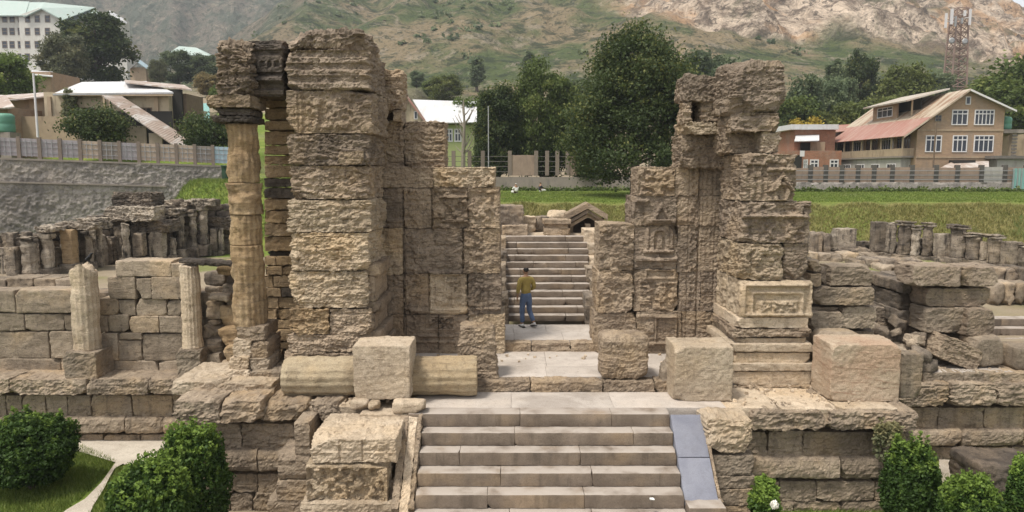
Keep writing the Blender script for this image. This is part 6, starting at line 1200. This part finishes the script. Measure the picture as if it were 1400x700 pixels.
# ------------------------------------------------------------------ antenna mast
MS = thing('antenna_mast', tuple(W(1309, 140, 135)), 'rusty lattice antenna mast with pale panel antennas behind the brick house', 'mast'); Ya = 135.0
zb0 = gz(W(1309, 140, Ya).x, Ya); zt0 = W(1310, 12, Ya).z; cxm = W(1309, 60, Ya).x
def leg(t, sx, sy): w = 1.55 - .55 * t; return Vector((cxm + sx * w, Ya + sy * w, zb0 + (zt0 - zb0) * t))
for sx, sy in ((-1, -1), (1, -1), (1, 1), (-1, 1)):
    lg = MB()
    for k in range(10): lg.bar(leg(k / 10, sx, sy), leg((k + 1) / 10, sx, sy), .17, 5)
    lg.build('mast_leg', M['mast'], MS, tuple(leg(0, sx, sy)))
br = MB(); c4 = [(-1, -1), (1, -1), (1, 1), (-1, 1)]
for k in range(15):
    for i in range(4):
        A, B = c4[i], c4[(i + 1) % 4]; br.bar(leg(k / 15, *A), leg((k + 1) / 15, *B), .07, 4); br.bar(leg(k / 15, *B), leg((k + 1) / 15, *A), .07, 4); br.bar(leg((k + 1) / 15, *A), leg((k + 1) / 15, *B), .08, 4)
br.build('bracing', M['mast'], MS, tuple(leg(0, 0, 0)))
lo = MB(); lo.box(cxm - 1.9, cxm + 1.9, Ya - 1.9, Ya + 1.9, zb0 + .2, zb0 + 2.5); lo.build('mast_base', M['mast_red'], MS, (cxm, Ya, zb0))
for px, y0, y1, w in ((1302, 12, 33, 3.2), (1294, 18, 38, 2.4), (1307, 22, 36, 2), (1327, 12, 34, 2.4), (1320, 14, 22, 2.4), (1316, 24, 32, 2)):
    a, b, c, d = pr(px - w / 2, y0, px + w / 2, y1, Ya - 2.3); MB().box(a, b, Ya - 2.3, Ya - 2.0, c, d).bar(((a + b) / 2, Ya - 2, (c + d) / 2), (cxm, Ya, (c + d) / 2), .08, 4).build('panel_antenna', M['frame'] if w > 2.1 else M['steel'], MS, ((a + b) / 2, Ya - 2.3, c))
for px, py in ((1300, 56), (1318, 57)):
    p = W(px, py, Ya - 2.0); me = lathe_mesh([(.05, 0), (.5, .25), (.55, .3)], 14, 0, 0, 0, 0, 1, .2, pits=0); o = link('dish', me, M['steel'], MS, tuple(p)); o.rotation_euler = (R(90), 0, 0)
# ------------------------------------------------------------------ people and the crow
M['skin'] = mat_plain('skin', (.26, .15, .09), .6, .05); M['hair'] = mat_plain('black_hair', (.012, .010, .009), .6, .1)
M['shirt'] = mat_plain('mustard_shirt', (.28, .212, .062), .85, .12, 14, .3); M['jeans'] = mat_plain('blue_jeans', (.085, .12, .20), .85, .3, 7, .3); M['shoe'] = mat_plain('white_trainers', (.55, .54, .52), .6, .1); M['sole'] = mat_plain('dark_sole', (.05, .045, .04), .8, .1)
M['white_cloth'] = mat_plain('white_cloth', (.70, .69, .66), .8, .06, 6, .3); M['black_cloth'] = mat_plain('black_cloth', (.03, .03, .035), .85, .1); M['feather'] = mat_plain('black_feathers', (.012, .012, .014), .5, .1)
def skin(name, pts, edges, mat, parent, loc, root=0, sub=2):
    """pts = [(x, y, z, rx, ry)]; grown into one continuous surface"""
    me = bpy.data.meshes.new(name); me.from_pydata([p[:3] for p in pts], edges, []); o = link(name, me, mat, parent, loc)
    o.modifiers.new('skin', 'SKIN'); o.modifiers['skin'].use_smooth_shade = True
    for i, p in enumerate(pts): sv = me.skin_vertices[0].data[i]; sv.radius = (p[3], p[4] if len(p) > 4 else p[3]); sv.use_root = (i == root)
    s = o.modifiers.new('sub', 'SUBSURF'); s.levels = sub; s.render_levels = sub
    return o
fp = G(719, 447, Z3)
MAN = thing('person', (fp.x, fp.y, Z3), 'person in a mustard shirt and blue jeans walking towards the inner stairs', 'person')
def hand(pts, edges, w, down, side, fwd):
    """palm and five fingers from wrist vertex w"""
    wv = Vector(pts[w][:3]); d = Vector(down); s = Vector(side); f = Vector(fwd)
    pts.append((*(wv + d * .05), .03, .018)); p = len(pts) - 1; edges.append((w, p))
    for k in range(4):
        L = (.072, .082, .078, .06)[k]; b = wv + d * .085 + f * (.027 - .018 * k); m = b + d * L * .55 + s * .004; e = b + d * L + s * .02
        i = len(pts); pts += [(*b, .0095), (*m, .0085), (*e, .0075)]; edges += [(p, i), (i, i + 1), (i + 1, i + 2)]
    b = wv + d * .035 + f * .034; e = b + d * .045 + f * .02; i = len(pts); pts += [(*b, .011), (*e, .009)]; edges += [(p, i), (i, i + 1)]
B = [(0, 0, .94, .09, .07), (0, .01, 1.10, .09, .07), (0, .015, 1.28, .14, .10), (0, .01, 1.40, .12, .085), (0, .01, 1.475, .052, .055), (0, .025, 1.53, .058, .062), (0, .035, 1.60, .078, .092), (0, .03, 1.675, .066, .08),
     (-.17, 0, 1.385, .06), (-.235, -.02, 1.12, .042), (-.25, .03, .90, .028), (.17, 0, 1.385, .06), (.25, -.03, 1.13, .042), (.19, .16, 1.02, .03),
     (-.085, 0, .86, .085), (-.10, .04, .47, .056), (-.10, .02, .10, .04), (-.10, .16, .045, .035), (.085, -.01, .86, .085), (.122, .05, .47, .056), (.185, -.14, .13, .04), (.20, -.02, .045, .035), (0, .135, 1.585, .016)]
E = [(0, 1), (1, 2), (2, 3), (3, 4), (4, 5), (5, 6), (6, 7), (3, 8), (8, 9), (9, 10), (3, 11), (11, 12), (12, 13), (0, 14), (14, 15), (15, 16), (16, 17), (0, 18), (18, 19), (19, 20), (20, 21), (6, 22)]
hand(B, E, 10, (0, .12, -1), (.9, 0, 0), (0, 1, .1)); hand(B, E, 13, (-.5, .8, -.2), (-.4, -.4, 0), (.3, .2, .6))
for sx in (-1, 1): B.append((sx * .088, .02, 1.60, .014, .02)); E.append((6, len(B) - 1))
skin('body', B, E, M['skin'], MAN, MAN.location)
MAN.rotation_euler = (0, 0, R(24))
# clothes follow the body
skin('shirt', [(0, 0, .915, .165, .125), (0, .005, 1.08, .15, .118), (0, .015, 1.26, .168, .125), (0, .005, 1.385, .15, .105), (0, .005, 1.45, .075, .07), (-.175, 0, 1.375, .085), (-.235, -.02, 1.14, .068), (-.25, .02, .965, .052), (.175, 0, 1.375, .085), (.252, -.03, 1.14, .068), (.205, .11, 1.04, .05)], [(0, 1), (1, 2), (2, 3), (3, 4), (3, 5), (5, 6), (6, 7), (3, 8), (8, 9), (9, 10)], M['shirt'], MAN, MAN.location)
skin('jeans', [(0, 0, 1.03, .135, .11), (0, 0, .93, .150, .118), (-.09, 0, .82, .105), (-.102, .04, .47, .078), (-.10, .015, .12, .068), (.09, -.01, .82, .105), (.125, .05, .47, .078), (.185, -.125, .16, .066)], [(0, 1), (1, 2), (2, 3), (3, 4), (1, 5), (5, 6), (6, 7)], M['jeans'], MAN, MAN.location)
skin('hair', [(0, .0, 1.57, .075, .07), (0, -.005, 1.63, .09, .088), (0, .015, 1.70, .078, .088)], [(0, 1), (1, 2)], M['hair'], MAN, MAN.location)
for sx, y0, z0 in ((-.10, 0, 0), (.19, -.15, .0)):
    h = .05 if sx > 0 else 0
    sh = skin('shoe', [(sx, y0 - .05, .07 + h, .048, .045), (sx, y0 + .05, .062 + h * .6, .048, .042), (sx + .01, y0 + .17, .045, .045, .03)], [(0, 1), (1, 2)], M['shoe'], MAN, MAN.location)
    MB().hexa([(sx - .042, y0 - .1, .0 + h), (sx + .042, y0 - .1, .0 + h), (sx + .055, y0 + .22, 0.0), (sx - .035, y0 + .22, 0.0), (sx - .042, y0 - .1, .03 + h), (sx + .042, y0 - .1, .03 + h), (sx + .055, y0 + .22, .025), (sx - .035, y0 + .22, .025)]).build('sole', M['sole'], sh, tuple(MAN.location), world=False)
def sitter(px, py, Y, label, top, low, rz):
    X = W(px, py, Y).x; z = gz(X, Y); t = thing('person', (X, Y, z), label, 'person'); t.rotation_euler = (0, 0, rz)
    L = t.location
    b = skin('body', [(0, 0, .13, .15, .12), (0, .03, .36, .15, .11), (0, .05, .54, .12, .09), (0, .06, .62, .05), (0, .08, .72, .085, .095), (0, .07, .80, .07), (-.17, .06, .50, .06), (-.24, .16, .32, .045), (-.14, .32, .26, .035), (.17, .06, .50, .06), (.24, .16, .32, .045), (.14, .32, .26, .035), (-.2, .28, .16, .085), (-.1, .5, .10, .06), (.2, .28, .16, .085), (.1, .5, .10, .06)], [(0, 1), (1, 2), (2, 3), (3, 4), (4, 5), (2, 6), (6, 7), (7, 8), (2, 9), (9, 10), (10, 11), (0, 12), (12, 13), (0, 14), (14, 15)], M['skin'], t, L)
    skin('tunic', [(0, 0, .12, .19, .16), (0, .03, .36, .175, .135), (0, .05, .53, .14, .11), (-.18, .06, .49, .08), (-.25, .16, .31, .065), (.18, .06, .49, .08), (.25, .16, .31, .065)], [(0, 1), (1, 2), (2, 3), (3, 4), (2, 5), (5, 6)], M[top], t, L); skin('trousers', [(0, .02, .13, .18, .15), (-.2, .28, .17, .105), (-.1, .5, .11, .08), (.2, .28, .17, .105), (.1, .5, .11, .08)], [(0, 1), (1, 2), (0, 3), (3, 4)], M[low], t, L)
    skin('hair', [(0, .05, .72, .09, .085), (0, .06, .80, .09, .09)], [(0, 1)], M['white_cloth' if top == 'white_cloth' and px < 720 else 'hair'], t, L)
sitter(706, 264, 57, 'person in white robes and head scarf sitting on the far lawn', 'white_cloth', 'white_cloth', .6)
sitter(738, 260, 61, 'person in dark top and white trousers sitting on the far lawn', 'black_cloth', 'white_cloth', -1.2)
CR = thing('crow', (BIRD_AT.x, BIRD_AT.y, BIRD_AT.z - .02), 'black crow perched on the pointed column stump', 'bird'); L = CR.location
skin('body', [(0, 0, .14, .055, .05), (.03, 0, .19, .05, .045), (.055, 0, .235, .032, .03), (.072, 0, .262, .03, .028), (.115, 0, .258, .008), (-.06, 0, .08, .035, .025), (-.15, 0, .0, .022, .008)], [(0, 1), (1, 2), (2, 3), (3, 4), (0, 5), (5, 6)], M['feather'], CR, L)
for sy in (-1, 1):
    skin('leg', [(.0, sy * .025, .10, .012), (.01, sy * .028, .05, .006), (.0, sy * .028, .012, .006), (.04, sy * .03, .006, .005)], [(0, 1), (1, 2), (2, 3)], M['feather'], CR, L, sub=1)
    skin('wing', [(.02, sy * .045, .18, .03, .012), (-.05, sy * .05, .11, .035, .01), (-.13, sy * .03, .03, .012, .006)], [(0, 1), (1, 2)], M['feather'], CR, L, sub=1)
# small finds
me = stone_mesh(.09, .06, .03, r=.013, rough=.01, strata=0, res=.03, chips=1); p = G(892, 664, Z1 - .262 * 3); tag(link('white_scrap', me, M['white_cloth'], None, (p.x, p.y, Z1 - .262 * 4 + .015)), 'small white scrap of litter lying on the front steps', 'litter')

# ------------------------------------------------------------------ air
hz = MB().box(-1750, 1750, -60, 1180, -4, 460).build('haze', None); hz.data.materials.clear()
hm = bpy.data.materials.new('haze'); hm.use_nodes = True; t = hm.node_tree; t.nodes.clear(); ou = t.nodes.new('ShaderNodeOutputMaterial'); pv = t.nodes.new('ShaderNodeVolumePrincipled'); pv.inputs['Color'].default_value = (.80, .86, .93, 1); pv.inputs['Density'].default_value = HAZE if 'HAZE' in globals() else .0004; pv.inputs['Anisotropy'].default_value = .2
t.links.new(pv.outputs[0], ou.inputs['Volume']); hz.data.materials.append(hm); hz['kind'] = 'stuff'; hz['label'] = 'thin pale haze filling the valley air'; hz['category'] = 'haze'
